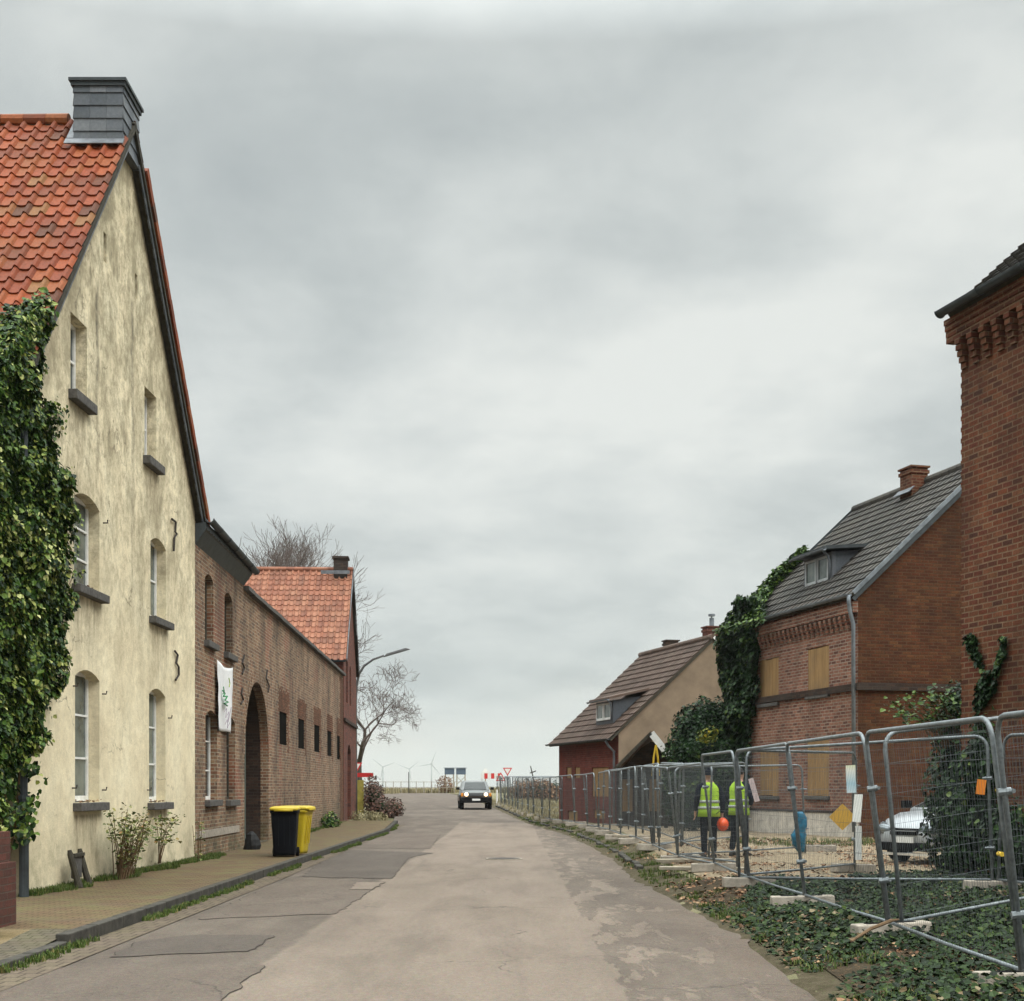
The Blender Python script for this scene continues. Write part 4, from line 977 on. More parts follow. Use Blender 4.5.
# ================================================================== RIGHT: MIDDLE BRICK HOUSE
Zv = Vector((0, 0, 1))
mh = thing('brick_house', 'boarded-up red brick house with dark tiled roof, dormer and ivy on its left end', 'house', (8.65, 35, .35))
eM = Vector((-.25, .968, 0)).normalized(); wM = Vector((.968, .25, 0)).normalized(); OM = (8.65, 35.0); LM = 7.1; WM = 7.56
ZEM, ZRM = 6.60, 10.12
pf = Plane(OM, eM, -wM); pg = Plane(OM, wM, -eM)
bo = [pf.rect(760, 778.6, 657, 702, 'r'), pf.rect(808, 829, 645, 693, 'r'), pf.rect(760, 778.5, 745, 796, 'r'), pf.rect(807.5, 829, 739, 796, 'r')]
bo = [(min(a, b), max(a, b), c, d) for a, b, c, d in bo]
hs = [hole(a, b, c, d, 0) for a, b, c, d in bo]
wall('facade', m_brick_front, mh, pf, [(0, .95), (LM, .95), (LM, ZEM), (0, ZEM)], hs, .2, back=False)
MB().box(pf.pt(LM / 2, .55, -.0), (LM, .08, .8), (pf.U, pf.N, Zv)).build('plinth', m_plinth, mh)
MB().box(pf.pt(LM / 2, .98, .01), (LM + .02, .10, .06), (pf.U, pf.N, Zv)).build('plinth_cap', m_brick_dark, mh)
gw = [(0, 0), (WM, 0), (WM, ZEM), (WM / 2, ZRM), (0, ZEM)]
wall('gable_wall', m_brick_gable, mh, pg, gw, (), .3, back=False)
wall('rear_wall', m_brick_gable, mh, Plane(pg.pt(WM, 0), eM, wM), [(0, 0), (LM, 0), (LM, ZEM), (0, ZEM)], (), .3, back=False)
wall('far_gable_wall', m_brick_gable, mh, Plane(pf.pt(LM, 0), wM, eM), gw, (), .3, back=False)
for a, b, c, d in bo:
    mb = MB(); n = 3
    for i in range(n):
        x0, x1 = a + (b - a) * i / n, a + (b - a) * (i + 1) / n
        mb.box(pf.pt((x0 + x1) / 2, (c + d) / 2 + U_(-.02, .02), -.02 + U_(-.004, .004)), (x1 - x0 - .006, .022, d - c - .01), (pf.U, pf.N, Zv))
    mb.build('window_board', m_ply, mh)
    sill(mh, pf, a, b, c, .06, .1, .08)
    mb = MB(); n = int((b - a + .3) / .09)     # upright brick lintel
    for i in range(n):
        x = a - .12 + (b - a + .24) * (i + .5) / n; mb.box(pf.pt(x, d + .14, .004), ((b - a + .24) / n - .012, .02, .25), (pf.U, pf.N, Zv))
    mb.build('lintel', m_brick_front, mh)
# string course on both faces
_, zsc = pg.sz(870, 687); 
MB().box(pf.pt(LM / 2 - .05, zsc, .02), (LM + .14, .13, .17), (pf.U, pf.N, Zv)).build('string_course', m_brick_dark, mh)
MB().box(pg.pt(WM / 2, zsc + .004, .02), (WM, .13, .17), (pg.U, pg.N, Zv)).box(pg.pt(WM / 2, zsc + .10, .0), (WM, .10, .02), (pg.U, pg.N, Zv)).build('string_course', m_brick_dark, mh)
# toothed cornice
mb = MB(); n = 26
for i in range(n):
    x = .18 + (LM - .3) * i / (n - 1)
    for k, (dz, pr) in enumerate(((0, .06), (.083, .09), (.166, .12), (.249, .14))):
        mb.box(pf.pt(x, ZEM - .92 + dz, pr / 2), (.125, pr + .01, .078), (pf.U, pf.N, Zv))
for z_, pr in ((ZEM - .56, .145), (ZEM - .47, .15), (ZEM - .38, .155)): mb.box(pf.pt(LM / 2, z_, pr / 2), (LM, pr, .084), (pf.U, pf.N, Zv))
mb.build('cornice', m_brick_front, mh)
# recess shadow course behind the teeth is the wall itself; roof
def sk(u, v): return False
gable_roof(mh, OM, tuple(eM)[:2], tuple(wM)[:2], LM, WM, ZEM - .02, ZRM, .09, .16, m_tile_grey, .30, .34, prof_flat, US_FLAT, lift=.035, over_e1=.1)
slM = (ZRM - ZEM) / (WM / 2)
def barge(parent, pl, w0, w1, z0, z1, n, mat, h=.2, t=.03, name='bargeboard'):
    X = (pl.pt(w1, z1) - pl.pt(w0, z0)); L = X.length; X.normalize(); Zp = X.cross(pl.N); Zp = Zp if Zp.z > 0 else -Zp
    return MB().box((pl.pt(w0, z0, n) + pl.pt(w1, z1, n)) / 2 - Zp * (h / 2 - .06), (L, t, h), (X, pl.N, Zp)).build(name, mat, parent)
barge(mh, pg, -.18, WM / 2, ZEM - .16 * slM, ZRM, .11, m_zinc, .10)
barge(mh, pg, -.18, WM / 2, ZEM - .16 * slM - .16, ZRM - .16, .10, m_zinc_dark, .10, .02, 'verge_trim')
barge(mh, pg, WM + .18, WM / 2, ZEM - .16 * slM, ZRM, .20, m_zinc, .17)
barge(mh, Plane(pf.pt(LM, 0), wM, eM), -.18, WM / 2, ZEM - .16 * slM, ZRM, .20, m_zinc_dark, .17)
gutter(mh, pf.pt(-.06, ZEM - .16, .27), pf.pt(LM + .15, ZEM - .16, .27), .07, m_zinc)
MB().box(pf.pt(LM / 2, ZEM - .17, .11), (LM + .2, .20, .05), (pf.U, pf.N, Zv)).build('soffit', m_wood_dark, mh)
MB().tube([pf.pt(-.03, ZEM - .2, .27), pf.pt(-.03, ZEM - .36, .27), pf.pt(.0, ZEM - .6, .22), pf.pt(.02, ZEM - .9, .12), pf.pt(.02, .5, .10)], .05, 10).build('downpipe', m_zinc, mh, True)
# chimney
def chimney(parent, c, sz, z0, z1, e, mat, cap=m_kerb):
    MB().box(Vector((c.x, c.y, (z0 + z1) / 2)), (sz[0], sz[1], z1 - z0), frame(e)).box(Vector((c.x, c.y, z1 - .12)), (sz[0] + .07, sz[1] + .07, .09), frame(e)).box(Vector((c.x, c.y, z1 + .02)), (sz[0] + .1, sz[1] + .1, .05), frame(e)).build('chimney', mat, parent)
cpos = Vector((8.65, 35, 0)) + eM * 3.35 + wM * (WM / 2 - .25)
chimney(mh, cpos, (.62, .5), 9.4, 10.5, eM, m_brick_red)
MB().box(cpos + Vector((0, 0, 9.86)) - wM * .32, (.85, .26, .02), (eM, (wM + Zv * slM).normalized(), eM.cross((wM + Zv * slM).normalized()))).build('flashing', m_lead, mh)
# dormer
def dormer(parent, pf_, e, w, s0, s1, win0, zb, zt, depth_in, ze, sl, roofmat, cheek, framem, cols=2, roof_over=.25, pitch=.12, rd=None):
    """box dormer whose face stands at distance win0 behind the facade plane"""
    pd = Plane(pf_.pt(0, 0, -win0), pf_.U, pf_.N); ax = (pf_.U, pf_.N, Zv)
    dr = MB().box(pd.pt((s0 + s1) / 2, (zb + zt) / 2, -.06), (s1 - s0, .1, zt - zb), ax).build('dormer', cheek, parent)
    W = (s1 - s0 - .24) / cols
    for k in range(cols):
        x0 = s0 + .12 + W * k
        window(parent, pd, x0 + .03, x0 + W - .03, zb + .15, zt - .08, -.02, framem, m_glass_pale, 1, 1, .06)
    back = (zt - ze) / sl - win0 + .5
    for sx in (s0 + .01, s1 - .01):
        q = [pd.pt(sx, zb - .1, -.02), pd.pt(sx, zt, -.02), pd.pt(sx, zt + pitch * back * .6, -back), ]
        MB().prism(q, pf_.U * .03).build('dormer_cheek', cheek, parent)
    q = [pd.pt(s0 - .2, zt + .02, roof_over), pd.pt(s1 + .2, zt + .02, roof_over), pd.pt(s1 + .2, zt + .02 + pitch * (back + .3), -back - .3), pd.pt(s0 - .2, zt + .02 + pitch * (back + .3), -back - .3)]
    MB().prism(q, Zv * .09).build('dormer_roof', rd or m_zinc_dark, parent)
    gutter(parent, pd.pt(s0 - .2, zt + .03, roof_over + .05), pd.pt(s1 + .2, zt + .03, roof_over + .05), .055, m_zinc)
    MB().tube([pd.pt(s0 - .0, zt, roof_over), pd.pt(s0 + .0, zt - .12, roof_over * .5), pd.pt(s0 + .02, zt - .25, .07), pd.pt(s0 + .02, zb + .1, .07)], .032, 8).build('downpipe', m_zinc, parent, True)
# face of the dormer spans px 803..831 above the facade
w_in = .75
pdm = Plane(pf.pt(0, 0, -w_in), pf.U, pf.N); sa, zbt = pdm.sz(831, 586); sb_, ztp = pdm.sz(804, 556)
sa, zbt = pdm.sz(832, 585); _, ztp = pdm.sz(832, 551)
dormer(mh, pf, eM, wM, sa, sb_, w_in, zbt, ztp, 2, ZEM, slM, m_tile_grey, m_slate, m_frame_grey, 2, .28, .10, m_zinc_dark)

# ================================================================== RIGHT: NEAR TALL BRICK BUILDING
nb = thing('tall_brick_building', 'tall dark red brick building with toothed cornice cut off by the right edge', 'house', (8.9, 13.3, .2))
eN = Vector((-.27, .963, 0)).normalized(); wN = Vector((.963, .27, 0)).normalized(); LN = 8.0; WN = 9.0
ON = Vector((6.75, 21, 0)) - eN * LN; ZEN, ZRN = 8.85, 12.9
pn = Plane(ON, eN, -wN)
wall('street_wall', m_brick_red, nb, pn, [(0, 0), (LN, 0), (LN, ZEN), (0, ZEN)], (), .3, back=False)
wall('gable_wall', m_brick_red, nb, Plane(ON, wN, -eN), [(0, 0), (WN, 0), (WN, ZEN), (WN / 2, ZRN), (0, ZEN)], (), .3, back=False)
wall('far_gable_wall', m_brick_red, nb, Plane(pn.pt(LN, 0), wN, eN), [(0, 0), (WN, 0), (WN, ZEN), (WN / 2, ZRN), (0, ZEN)], (), .3, back=False)
wall('rear_wall', m_brick_red, nb, Plane(ON + wN * WN, eN, wN), [(0, 0), (LN, 0), (LN, ZEN), (0, ZEN)], (), .3, back=False)
mb = MB(); n = 27
for i in range(n):
    x = LN - .10 - (LN - .2) * i / (n - 1)
    for dz, pr in ((0, .04), (.09, .075), (.18, .105), (.27, .13), (.36, .15)): mb.box(pn.pt(x, ZEN - .95 + dz, pr / 2), (.13, pr + .01, .078), (pn.U, pn.N, Zv))
for z_, pr in ((ZEN - .5, .13), (ZEN - .41, .135), (ZEN - .32, .15), (ZEN - .23, .165)): mb.box(pn.pt(LN / 2 + .09, z_, pr / 2), (LN + .18 + pr * .6, pr, .082), (pn.U, pn.N, Zv))
mb.build('cornice', m_brick_red, nb)
# single toothed bricks along the far quoin
mb = MB(); z = .5; mb.box(pn.pt(LN + .004, ZEN / 2, -.06), (.014, .12, ZEN - .8), (pn.U, pn.N, Zv))
while z < ZEN - .3: mb.box(pn.pt(LN + .012, z, -.06), (.03, .13, .068), (pn.U, pn.N, Zv)); z += .166
mb.build('quoin', m_brick_red, nb)
gable_roof(nb, (ON.x, ON.y), tuple(eN)[:2], tuple(wN)[:2], LN, WN, ZEN + .05, ZRN, .2, .18, m_tile_grey, .22, .17, prof_flat, US_FLAT, lift=.03, over_e1=.12)
gutter(nb, pn.pt(-.1, ZEN - .1, .30), pn.pt(LN + .12, ZEN - .1, .30), .085, m_zinc_dark)
MB().box(pn.pt(LN / 2, ZEN - .10, .13), (LN + .2, .28, .05), (pn.U, pn.N, Zv)).build('soffit', m_wood_dark, nb)

# ================================================================== RIGHT: TAN-GABLED HOUSE
th = thing('tan_gable_house', 'low red brick house with brown tiled roof and bare tan rendered gable', 'house', (3.9, 51.5, .2))
eT = Vector((-.27, .963, 0)).normalized(); wT = Vector((.963, .27, 0)).normalized(); OT = (3.92, 51.5); LT = 7.25; WT = 7.5; ZET, ZRT = 3.75, 7.25
pt_ = Plane(OT, eT, -wT); pq = Plane(OT, wT, -eT)
op = [pt_.rect(566.5, 571.5, 767, 778, 'r'), pt_.rect(575, 580, 767, 778, 'r'), pt_.rect(592, 608.5, 767, 797, 'r'), pt_.rect(568, 577.5, 811, 821, 'r'), pt_.rect(594, 605, 810, 819, 'r')]
op = [(min(a, b), max(a, b), c, d) for a, b, c, d in op]
wall('facade', m_brick_plain, th, pt_, [(0, -.1), (LT, -.1), (LT, ZET), (0, ZET)], [hole(a, b, c, d, 0) for a, b, c, d in op], .2, back=False)
for a, b, c, d in op: MB().box(pt_.pt((a + b) / 2, (c + d) / 2, -.05), (b - a - .02, .03, d - c - .02), (pt_.U, pt_.N, Zv)).build('window_board', m_ply, th)
gt = [(0, -.1), (WT, -.1), (WT, ZET), (WT / 2, ZRT), (0, ZET)]
wall('gable_wall', m_stucco, th, pq, gt, (), .2, back=False)
wall('far_gable_wall', m_brick_plain, th, Plane(pt_.pt(LT, 0), wT, eT), gt, (), .2, back=False)
wall('rear_wall', m_brick_plain, th, Plane(pq.pt(WT, 0), eT, wT), [(0, -.1), (LT, -.1), (LT, ZET), (0, ZET)], (), .2, back=False)
gable_roof(th, OT, tuple(eT)[:2], tuple(wT)[:2], LT, WT, ZET, ZRT, .06, .38, m_tile_brown, .33, .36, prof_flat, US_FLAT, lift=.04, over_e1=.3)
slT = (ZRT - ZET) / (WT / 2)
barge(th, pq, WT + .3, WT / 2, ZET - .3 * slT, ZRT, .10, m_frame_white, .10)
gutter(th, pt_.pt(-.1, ZET - .33, .45), pt_.pt(LT + .3, ZET - .33, .45), .06, m_zinc_dark)
MB().tube([pt_.pt(.25, ZET - .4, .42), pt_.pt(.25, ZET - .6, .3), pt_.pt(.25, ZET - .8, .09), pt_.pt(.25, .3, .09)], .045, 8).build('downpipe', m_zinc, th, True)
c1 = Vector((*OT, 0)) + eT * .6 + wT * (WT / 2 + .22); chimney(th, c1, (.55, .5), 6.7, 7.68, wT, m_brick_house)
MB().tube([c1 + Zv * 7.75, c1 + Zv * 8.05], .09, 10).tube([c1 + Zv * 8.12, c1 + Zv * 8.2], .13, 10).tube([c1 + Zv * 8.0, c1 + Zv * 8.15], .03, 6).build('chimney_pot', m_zinc, th)
c2 = Vector((*OT, 0)) + eT * 4.9 + wT * (WT / 2 + .3); chimney(th, c2, (.5, .45), 6.7, 7.6, wT, m_brick_dark)
w_in = .28; pdt = Plane(pt_.pt(0, 0, -w_in), pt_.U, pt_.N); s1_, zb_ = pdt.sz(613, 723); s2_, _ = pdt.sz(596, 724); _, zt_ = pdt.sz(613, 700)
dormer(th, pt_, eT, wT, s1_, s2_, w_in, zb_, zt_, 2, ZET, slT, m_tile_brown, m_slate, m_frame_white, 2, .22, .26, m_tile_brown)

# annex with porch roof
an = thing('porch_annex', 'dark open porch annex with white bargeboard beside the tan gable', 'porch', (4.3, 46, .3))
pk = at(651, 733, 45.5); lf = at(613, 771, 45.5); rt = at(670, 757, 45.5); bk_ = Vector((0.6, 4.6, 0))
mb = MB(); mb.prism([lf, pk, pk + bk_, lf + bk_], Zv * .08); mb.prism([pk, rt, rt + bk_, pk + bk_], Zv * .08); mb.build('roof', m_tile_brown, an)
def beam(name, a, b, t, h, mat, parent): 
    X = (b - a).normalized(); Y = Zv.cross(X).normalized(); W3 = X.cross(Y); return MB().box((a + b) / 2, ((b - a).length, t, h), (X, Y, W3)).build(name, mat, parent)
f0 = Vector((0, -.04, .0))
beam('bargeboard', pk + f0, rt + f0, .04, .22, m_frame_white, an); beam('bargeboard', lf + f0, pk + f0, .04, .10, m_wood_dark, an)
g0 = gz(4.2, 46)
for q, nm in ((lf + Vector((.25, .1, 0)), 'post'), (rt + Vector((-.12, .1, 0)), 'post')): MB().box(Vector((q.x, q.y, (q.z - .15 + g0) / 2)), (.12, .12, q.z - .15 - g0)).build(nm, m_wood_dark, an)
plx = Plane((lf.x + .3, 48.0), (1, .1), (-.1, -1))
wall('rear_wall', m_brick_dark, an, plx, [(0, g0), (4.5, g0), (4.5, 2.6), (1.2, 3.2), (0, 2.4)], (), .2)
for x0 in (.15, 1.15, 2.6): MB().box(plx.pt(x0 + .2, 1.35, .03), (.42, .04, 1.1), (plx.U, plx.N, Zv)).build('window_board', m_ply, an)
m_yel = simple('yellow_strap', (.55, .36, .03), .6, .15); q = at(656, 745, 45.3)
for dx in (-.12, .1): MB().tube([q, q + Vector((dx * .6, 0, -.4)), q + Vector((dx, 0, -1.0))], .035, 6).build('strap', m_yel, an)

# ------------------------------------------------------------------ evergreen mass, ivy on the middle house
lb = lambda px, py, d, r: (at(px, py, d) - Vector((6.9, 42.6, .3)), r)
bush('laurel_bush', 'big dark evergreen bush filling the gap between the tan gable and brick house', 'bush', (6.9, 42.6, .3),
     [lb(707, 732, 42.6, (.95, .9, 1.15)), lb(695, 752, 42.4, (.8, .9, 1.0)), lb(718, 765, 42.2, (1.0, .9, 1.4)), lb(692, 790, 42.4, (.85, .9, 1.0)), lb(708, 800, 42.0, (1.3, .8, 1.1)), lb(733, 790, 41.8, (.8, .8, 1.1))], 26000, .09)
yb = thing('flowering_shrub', 'small yellowish flowering spot shrub in front of the dark evergreen', 'shrub', (6.3, 41.2, 1.5)); mb = MB(); blob_leaves(mb, [(at(708, 735, 41.2), Vector((.3, .25, .25)))], 160, .08); mb.build('foliage', leaf_mat('yellow_green_leaf', [(0, (.08, .11, .02)), (.7, (.18, .17, .02)), (1, (.36, .28, .03))]), yb, uv=False)
im = thing('ivy', 'tall ivy curtain wrapping the left corner and eave of the middle brick house', 'climbing plant', pf.pt(LM, .3))
off = .35
ip = [(760, 604), (750, 640), (752, 660), (750, 690), (746, 720), (742, 760), (735, 790), (714, 795), (716, 740), (722, 690), (718, 660), (722, 625), (728, 600), (745, 596)]
wall_ivy(im, pf, pxpoly(pf, ip, off), 13000, .10, .15, .55, m_leaf_dark, 'foliage', 1.0)
mb = MB(); B_ = (wM * (WM / 2) + Zv * (ZRM - ZEM)).normalized(); N_ = eM.cross(B_); N_ = N_ if N_.z > 0 else -N_
for _ in range(8000):
    b = U_(-.75, 3.1); lo_ = LM - max(.06, 2.6 - (b + .55) * 1.35) ; a = U_(max(lo_, LM - 2.7) , LM + .5)
    if noise.noise(Vector((a * 1.6, b * 1.6, 3))) < -.05 and a < LM - .4: continue
    p_ = Vector((*OM, ZEM)) + eM * a + B_ * b + N_ * (U_(.05, .28) + .2 * max(0, noise.noise(Vector((a, b, 0)))))
    leaf(mb, p_, N_, .09, R() * .74)
mb.build('foliage', m_leaf_ivy, im, uv=False)
bk = MB(); q = pxpoly(pf, [(762, 612), (752, 690), (742, 770), (724, 785), (726, 640), (740, 604)], .1); bk.prism([pf.pt(a, z, .01) for a, z in q], pf.N * .14); bk.build('dark_core', m_core, im, uv=False)
# ivy and brambles at the foot of the tall building
i2 = thing('ivy', 'ivy with spreading arms climbing the wall of the tall brick building', 'climbing plant', pn.pt(LN - .5, .3))
for pp, n_ in (([(966, 628), (974, 640), (978, 668), (992, 660), (996, 640), (1002, 642), (998, 668), (990, 690), (984, 700), (978, 716), (968, 700), (972, 668), (964, 640)], 900), ([(930, 716), (952, 690), (966, 672), (976, 700), (990, 712), (1000, 770), (1020, 800), (1040, 872), (940, 872), (905, 858), (930, 780), (925, 750)], 100)):
    wall_ivy(i2, pn, [pn.sz(x, y, .15) for x, y in pp if pn.s(x, .15) < LN + .3 or True], n_, .07, .02, .15, m_leaf_dark)
bush('ivy_mound', 'dark ivy-covered thicket beside the silver car at the foot of the tall building', 'bush', (7.2, 22.3, .2),
     [((.0, .1, .75), (.5, .5, .95)), ((.15, .2, 1.6), (.6, .5, 1.1)), ((.5, 0, .9), (.8, .6, 1.2)), ((.1, .4, 2.4), (.4, .4, .7)), ((.75, -.6, 1.3), (.5, .6, 1.3)), ((.9, -1.5, .8), (.5, .6, 1.1))] + [(tuple(at(x, y, d_) - Vector((7.2, 22.3, .2))), r_) for x, y, d_, r_ in ((968, 795, 21.7, (.55, .4, .95)), (972, 828, 20.7, (.45, .5, .8)), (984, 770, 20.4, (.28, .4, .8)), (1006, 845, 19.4, (.35, .5, .6)))], 27000, .07, m_leaf_dark, None, .66)
br = thing('bramble', 'light green bramble sprays sprouting from the top of the ivy thicket', 'plant', (7.0, 22.2, .4)); sb, sl = MB(), MB()
for k in range(26):
    e_ = at(U_(886, 972), U_(688, 728), 22.2 + U_(-.3, .3)); b_ = Vector((7.1 + U_(-.3, .4), 22.3, 2.0 + U_(-.4, .4))); m_ = b_.lerp(e_, .6) + Vector((0, 0, .2)); sb.tube([b_, m_, e_], [.012, .009, .004], 5)
    for _ in range(20): leaf(sl, m_.lerp(e_, R()) + Vector((U_(-.15, .15), U_(-.1, .1), U_(-.12, .12))), Vector((0, -.5, 1)), .075, U_(.15, .72))
sb.build('stem', m_stem, br, uv=False); sl.build('foliage', m_leaf_ivy, br, uv=False)

# ------------------------------------------------------------------ temporary fence panels
def make_panel():
    root = thing('construction_fence', None, 'fence panel', (0, 0, 0))
    W, H, r = 3.45, 2.0, .021; rc = .16
    pts = [Vector((0, 0, 0)), Vector((0, 0, H - rc))] + [Vector((rc - rc * math.cos(t), 0, H - rc + rc * math.sin(t))) for t in [math.pi / 2 * k / 5 for k in range(1, 6)]]
    pts += [Vector((W - rc + rc * math.sin(t), 0, H - rc + rc * math.cos(t))) for t in [math.pi / 2 * k / 5 for k in range(0, 6)]] + [Vector((W, 0, 0))]
    f = MB().tube(pts, r, 8).tube([Vector((0, 0, .14)), Vector((W * .5, .0, .13)), Vector((W, 0, .14))], r * .85, 8)
    f.build('frame', m_galv, root, True)
    m = MB(); x = .05
    while x < W - .02: m.tube([Vector((x, .018, .14)), Vector((x + U_(-.004, .004), .018, 1.0)), Vector((x, .018, H - .02))], .0011, 3, cap=False); x += .0625
    for z in (.2, .5, .8, 1.1, 1.4, 1.7, 1.9): m.tube([Vector((0, .021, z)), Vector((W * .5, .021, z - U_(0, .03))), Vector((W, .021, z))], .0019, 3, cap=False)
    m.build('wire_mesh', m_wire, root, uv=False)
    for z in (.55, 1.45): MB().tube([Vector((W - .01, -.045, z)), Vector((W + .0, .05, z))], .03, 8).tube([Vector((W - .05, -.05, z)), Vector((W + .06, -.05, z))], .018, 6).build('clamp', m_galv, root)
    return root
proto_panel = make_panel()
def make_foot():
    root = thing('ballast_block', None, 'concrete foot', (0, 0, 0))
    mb = MB(); prof_ = [(-.12, 0), (.12, 0), (.10, .15), (-.10, .15)]
    a = [Vector((-.38, y, z)) for y, z in prof_]; mb.prism(a, Vector((.76, 0, 0)))
    mb.build('block', m_conc, root, bevel=.015)
    MB().box((-.16, 0, .152), (.2, .09, .006)).box((.14, 0, .152), (.2, .09, .006)).build('slot_plate', m_black, root)  # black plates on the solid block stand for the dark of its holes
    return root
proto_foot = make_foot()
used = {'p': False, 'f': False}
ORD = ['first', 'second', 'third', 'fourth', 'fifth', 'sixth', 'seventh', 'eighth', 'ninth', 'tenth', 'eleventh', 'twelfth', 'thirteenth', 'fourteenth', 'fifteenth', 'sixteenth', 'seventeenth', 'eighteenth', 'nineteenth', 'twentieth', 'twenty-first', 'twenty-second', 'twenty-third', 'twenty-fourth', 'twenty-fifth', 'twenty-sixth', 'twenty-seventh', 'twenty-eighth', 'twenty-ninth', 'thirtieth']
def place_panel(a, b, tilt, label, group, za=None, zb=None, roll=0):
    a = Vector((*a, za if za is not None else gz(*a) + .02)); b = Vector((*b, zb if zb is not None else gz(*b) + .02))
    o = proto_panel if not used['p'] else copy_tree(proto_panel); used['p'] = True
    X = (b - a); L = X.length; X.normalize(); Y = Zv.cross(X).normalized(); Z2 = X.cross(Y)
    M3 = Matrix((X, Y, Z2)).transposed().to_4x4() @ Matrix.Rotation(-roll, 4, 'Y') @ Matrix.Rotation(tilt, 4, 'X')
    sc = L / 3.45
    o.matrix_world = Matrix.Translation(a) @ M3 @ Matrix.Diagonal((min(1.12, sc), 1, 1 if a.y < 22 else .93, 1)); tag(o, label, 'fence panel', group); return o
def place_foot(p, rz, label, z=None):
    o = proto_foot if not used['f'] else copy_tree(proto_foot); used['f'] = True
    o.location = (p[0], p[1], z if z is not None else gz(*p) + .0); o.rotation_euler = (U_(-.03, .03), U_(-.04, .04), rz); tag(o, label, 'concrete foot', 'concrete feet under the mesh fences'); return o
FX = [(0, 3.8), (5, 3.78), (10.5, 3.74), (13.7, 3.66), (18, 3.58), (21, 3.45), (24.5, 3.5), (28, 3.2), (33, 3.05), (46, 2.75), (52, 2.3), (58, 1.62), (64, 1.15), (72, .55), (85, -.35), (95, -1.1)]
fx = lambda d: lerp_tab(FX, d)
joints = []; d = 6.75
while d < 94:
    joints.append((fx(d), d)); 
    sl_ = (fx(d + 1) - fx(d)); d += 3.46 / math.hypot(1, sl_)
for i, (a, b) in enumerate(zip(joints, joints[1:])):
    tl = -math.radians(6.6 + U_(-.8, .8)) if a[1] < 30 else -math.radians(U_(-1, 5))
    lab = 'leaning mesh fence panel along the road edge, %s from the camera' % ORD[i]
    place_panel((a[0] + (.0 if i % 2 else .03), a[1] + .03), (b[0] + (.03 if i % 2 else .0), b[1] - .03), tl, lab, 'mesh fence panels in the row along the road')
for i, a in enumerate(joints):
    if i == 0: continue
    place_foot((a[0] + U_(-.05, .1), a[1]), U_(-.12, .12) + (.2 if i < 3 else 0), 'concrete foot under the road-side fence, %s joint from the camera' % ORD[i])
# second and third rows
inner = [((3.84, 13.75), (7.04, 15.15)), ((3.35, 20.6), (6.2, 18.05)), ((6.25, 18.0), (7.45, 14.9)), ((3.5, 21.0), (5.75, 23.5)),
         ((3.3, 27.8), (6.2, 29.6)), ((3.15, 30.9), (5.6, 33.2)), ((4.6, 33.5), (3.2, 30.4)), ((3.95, 24.6), (3.3, 27.95)), ((3.95, 28.1), (3.8, 31.5)), ((3.85, 31.6), (3.7, 35.0)), ((3.65, 35.1), (3.6, 38.5)), ((3.6, 38.6), (3.5, 42.0)), ((3.5, 42.1), (2.95, 45.4)),
         ((1.0, 66.5), (3.6, 68.8)), ((.2, 78.0), (3.2, 79.8)), ((-.4, 86.5), (2.8, 88))]
desc = ['mesh fence panel crossing the ivy bank behind the nearest leaning joint', 'mesh fence panel on the far side of the ivy bank, left of the car', 'mesh fence panel ending against the tall brick building', 'mesh fence panel carrying the orange diamond sign',
        'mesh fence panel crossing behind the two workers', 'mesh fence panel crossing the yard beyond the workers', 'slanting mesh fence panel behind the fifth joint', 'inner mesh panel just behind the workers, left side', 'inner mesh panel in front of the dark laurel', 'inner mesh panel left of the dark laurel', 'inner mesh panel before the porch annex', 'inner mesh panel before the boarded annex windows', 'inner mesh panel beside the tan gabled house',
        'mesh panel crossing the verge beyond the tan gabled house', 'mesh panel crossing the verge near the far signs', 'farthest crossing mesh panel beside the approaching car']
for (a, b), l in zip(inner, desc): place_panel(a, b, math.radians(U_(-2.5, 2.5)), l, 'mesh fence panels behind the road-side row', roll=math.radians(5) if a[1] == 13.75 else 0)
place_foot((6.2, 18.0), .1, 'concrete foot lying at the inner fence corner beside the ivy bank')
place_foot((5.75, 23.6), .3, 'concrete foot under the diamond-sign panel in the gravel yard')
place_foot((6.6, 30.2), .1, 'concrete foot at the far post behind the blue bag')
# tags and sheets tied to the fence
m_ysign = simple('orange_yellow_sign', (.62, .36, .06), .6, .12, 3); m_paper = simple('white_paper', (.72, .72, .68), .7, .08, 4); m_orange = simple('orange_plastic', (.55, .17, .02), .4, .1); m_clamp = simple('yellow_cap', (.62, .42, .04), .4, .2)
def plate(name, label, cat, c, w, h, rot, mat, parent_mat=None, t=.006, nrm=Vector((-.35, -1, 0))):
    nrm = nrm.normalized(); X = Zv.cross(nrm).normalized() * -1; X = -X; Rm = Matrix.Rotation(rot, 3, nrm); Xr = Rm @ X; Zr = Rm @ Zv
    o = MB().box(c, (w, t, h), (Xr, nrm, Zr)).build(name, mat, None); 
    return tag(o, label, cat)
plate('diamond_sign', 'orange-yellow diamond-shaped board tied to the mesh fence', 'sign', at(842.5, 817, 22.9), .31, .31, math.pi / 4, m_ysign)
m_chart = Mat('printed_sheet'); pz = m_chart.n('ShaderNodeSeparateXYZ', i_0=m_chart.pos()).outputs[2]
m_chart = m_chart.out(m_chart.ramp(m_chart.math('MULTIPLY', m_chart.math('SUBTRACT', pz, 1.5), 1.6), [(0, (.55, .62, .64)), (.25, (.35, .5, .56)), (.5, (.66, .66, .6)), (.75, (.6, .66, .25)), (1, (.66, .68, .66))]), .7)
plate('notice_sheet', 'printed notice sheet with a green heading hung high on the fence', 'notice', at(851, 779, 17.2), .115, .34, .04, m_chart)
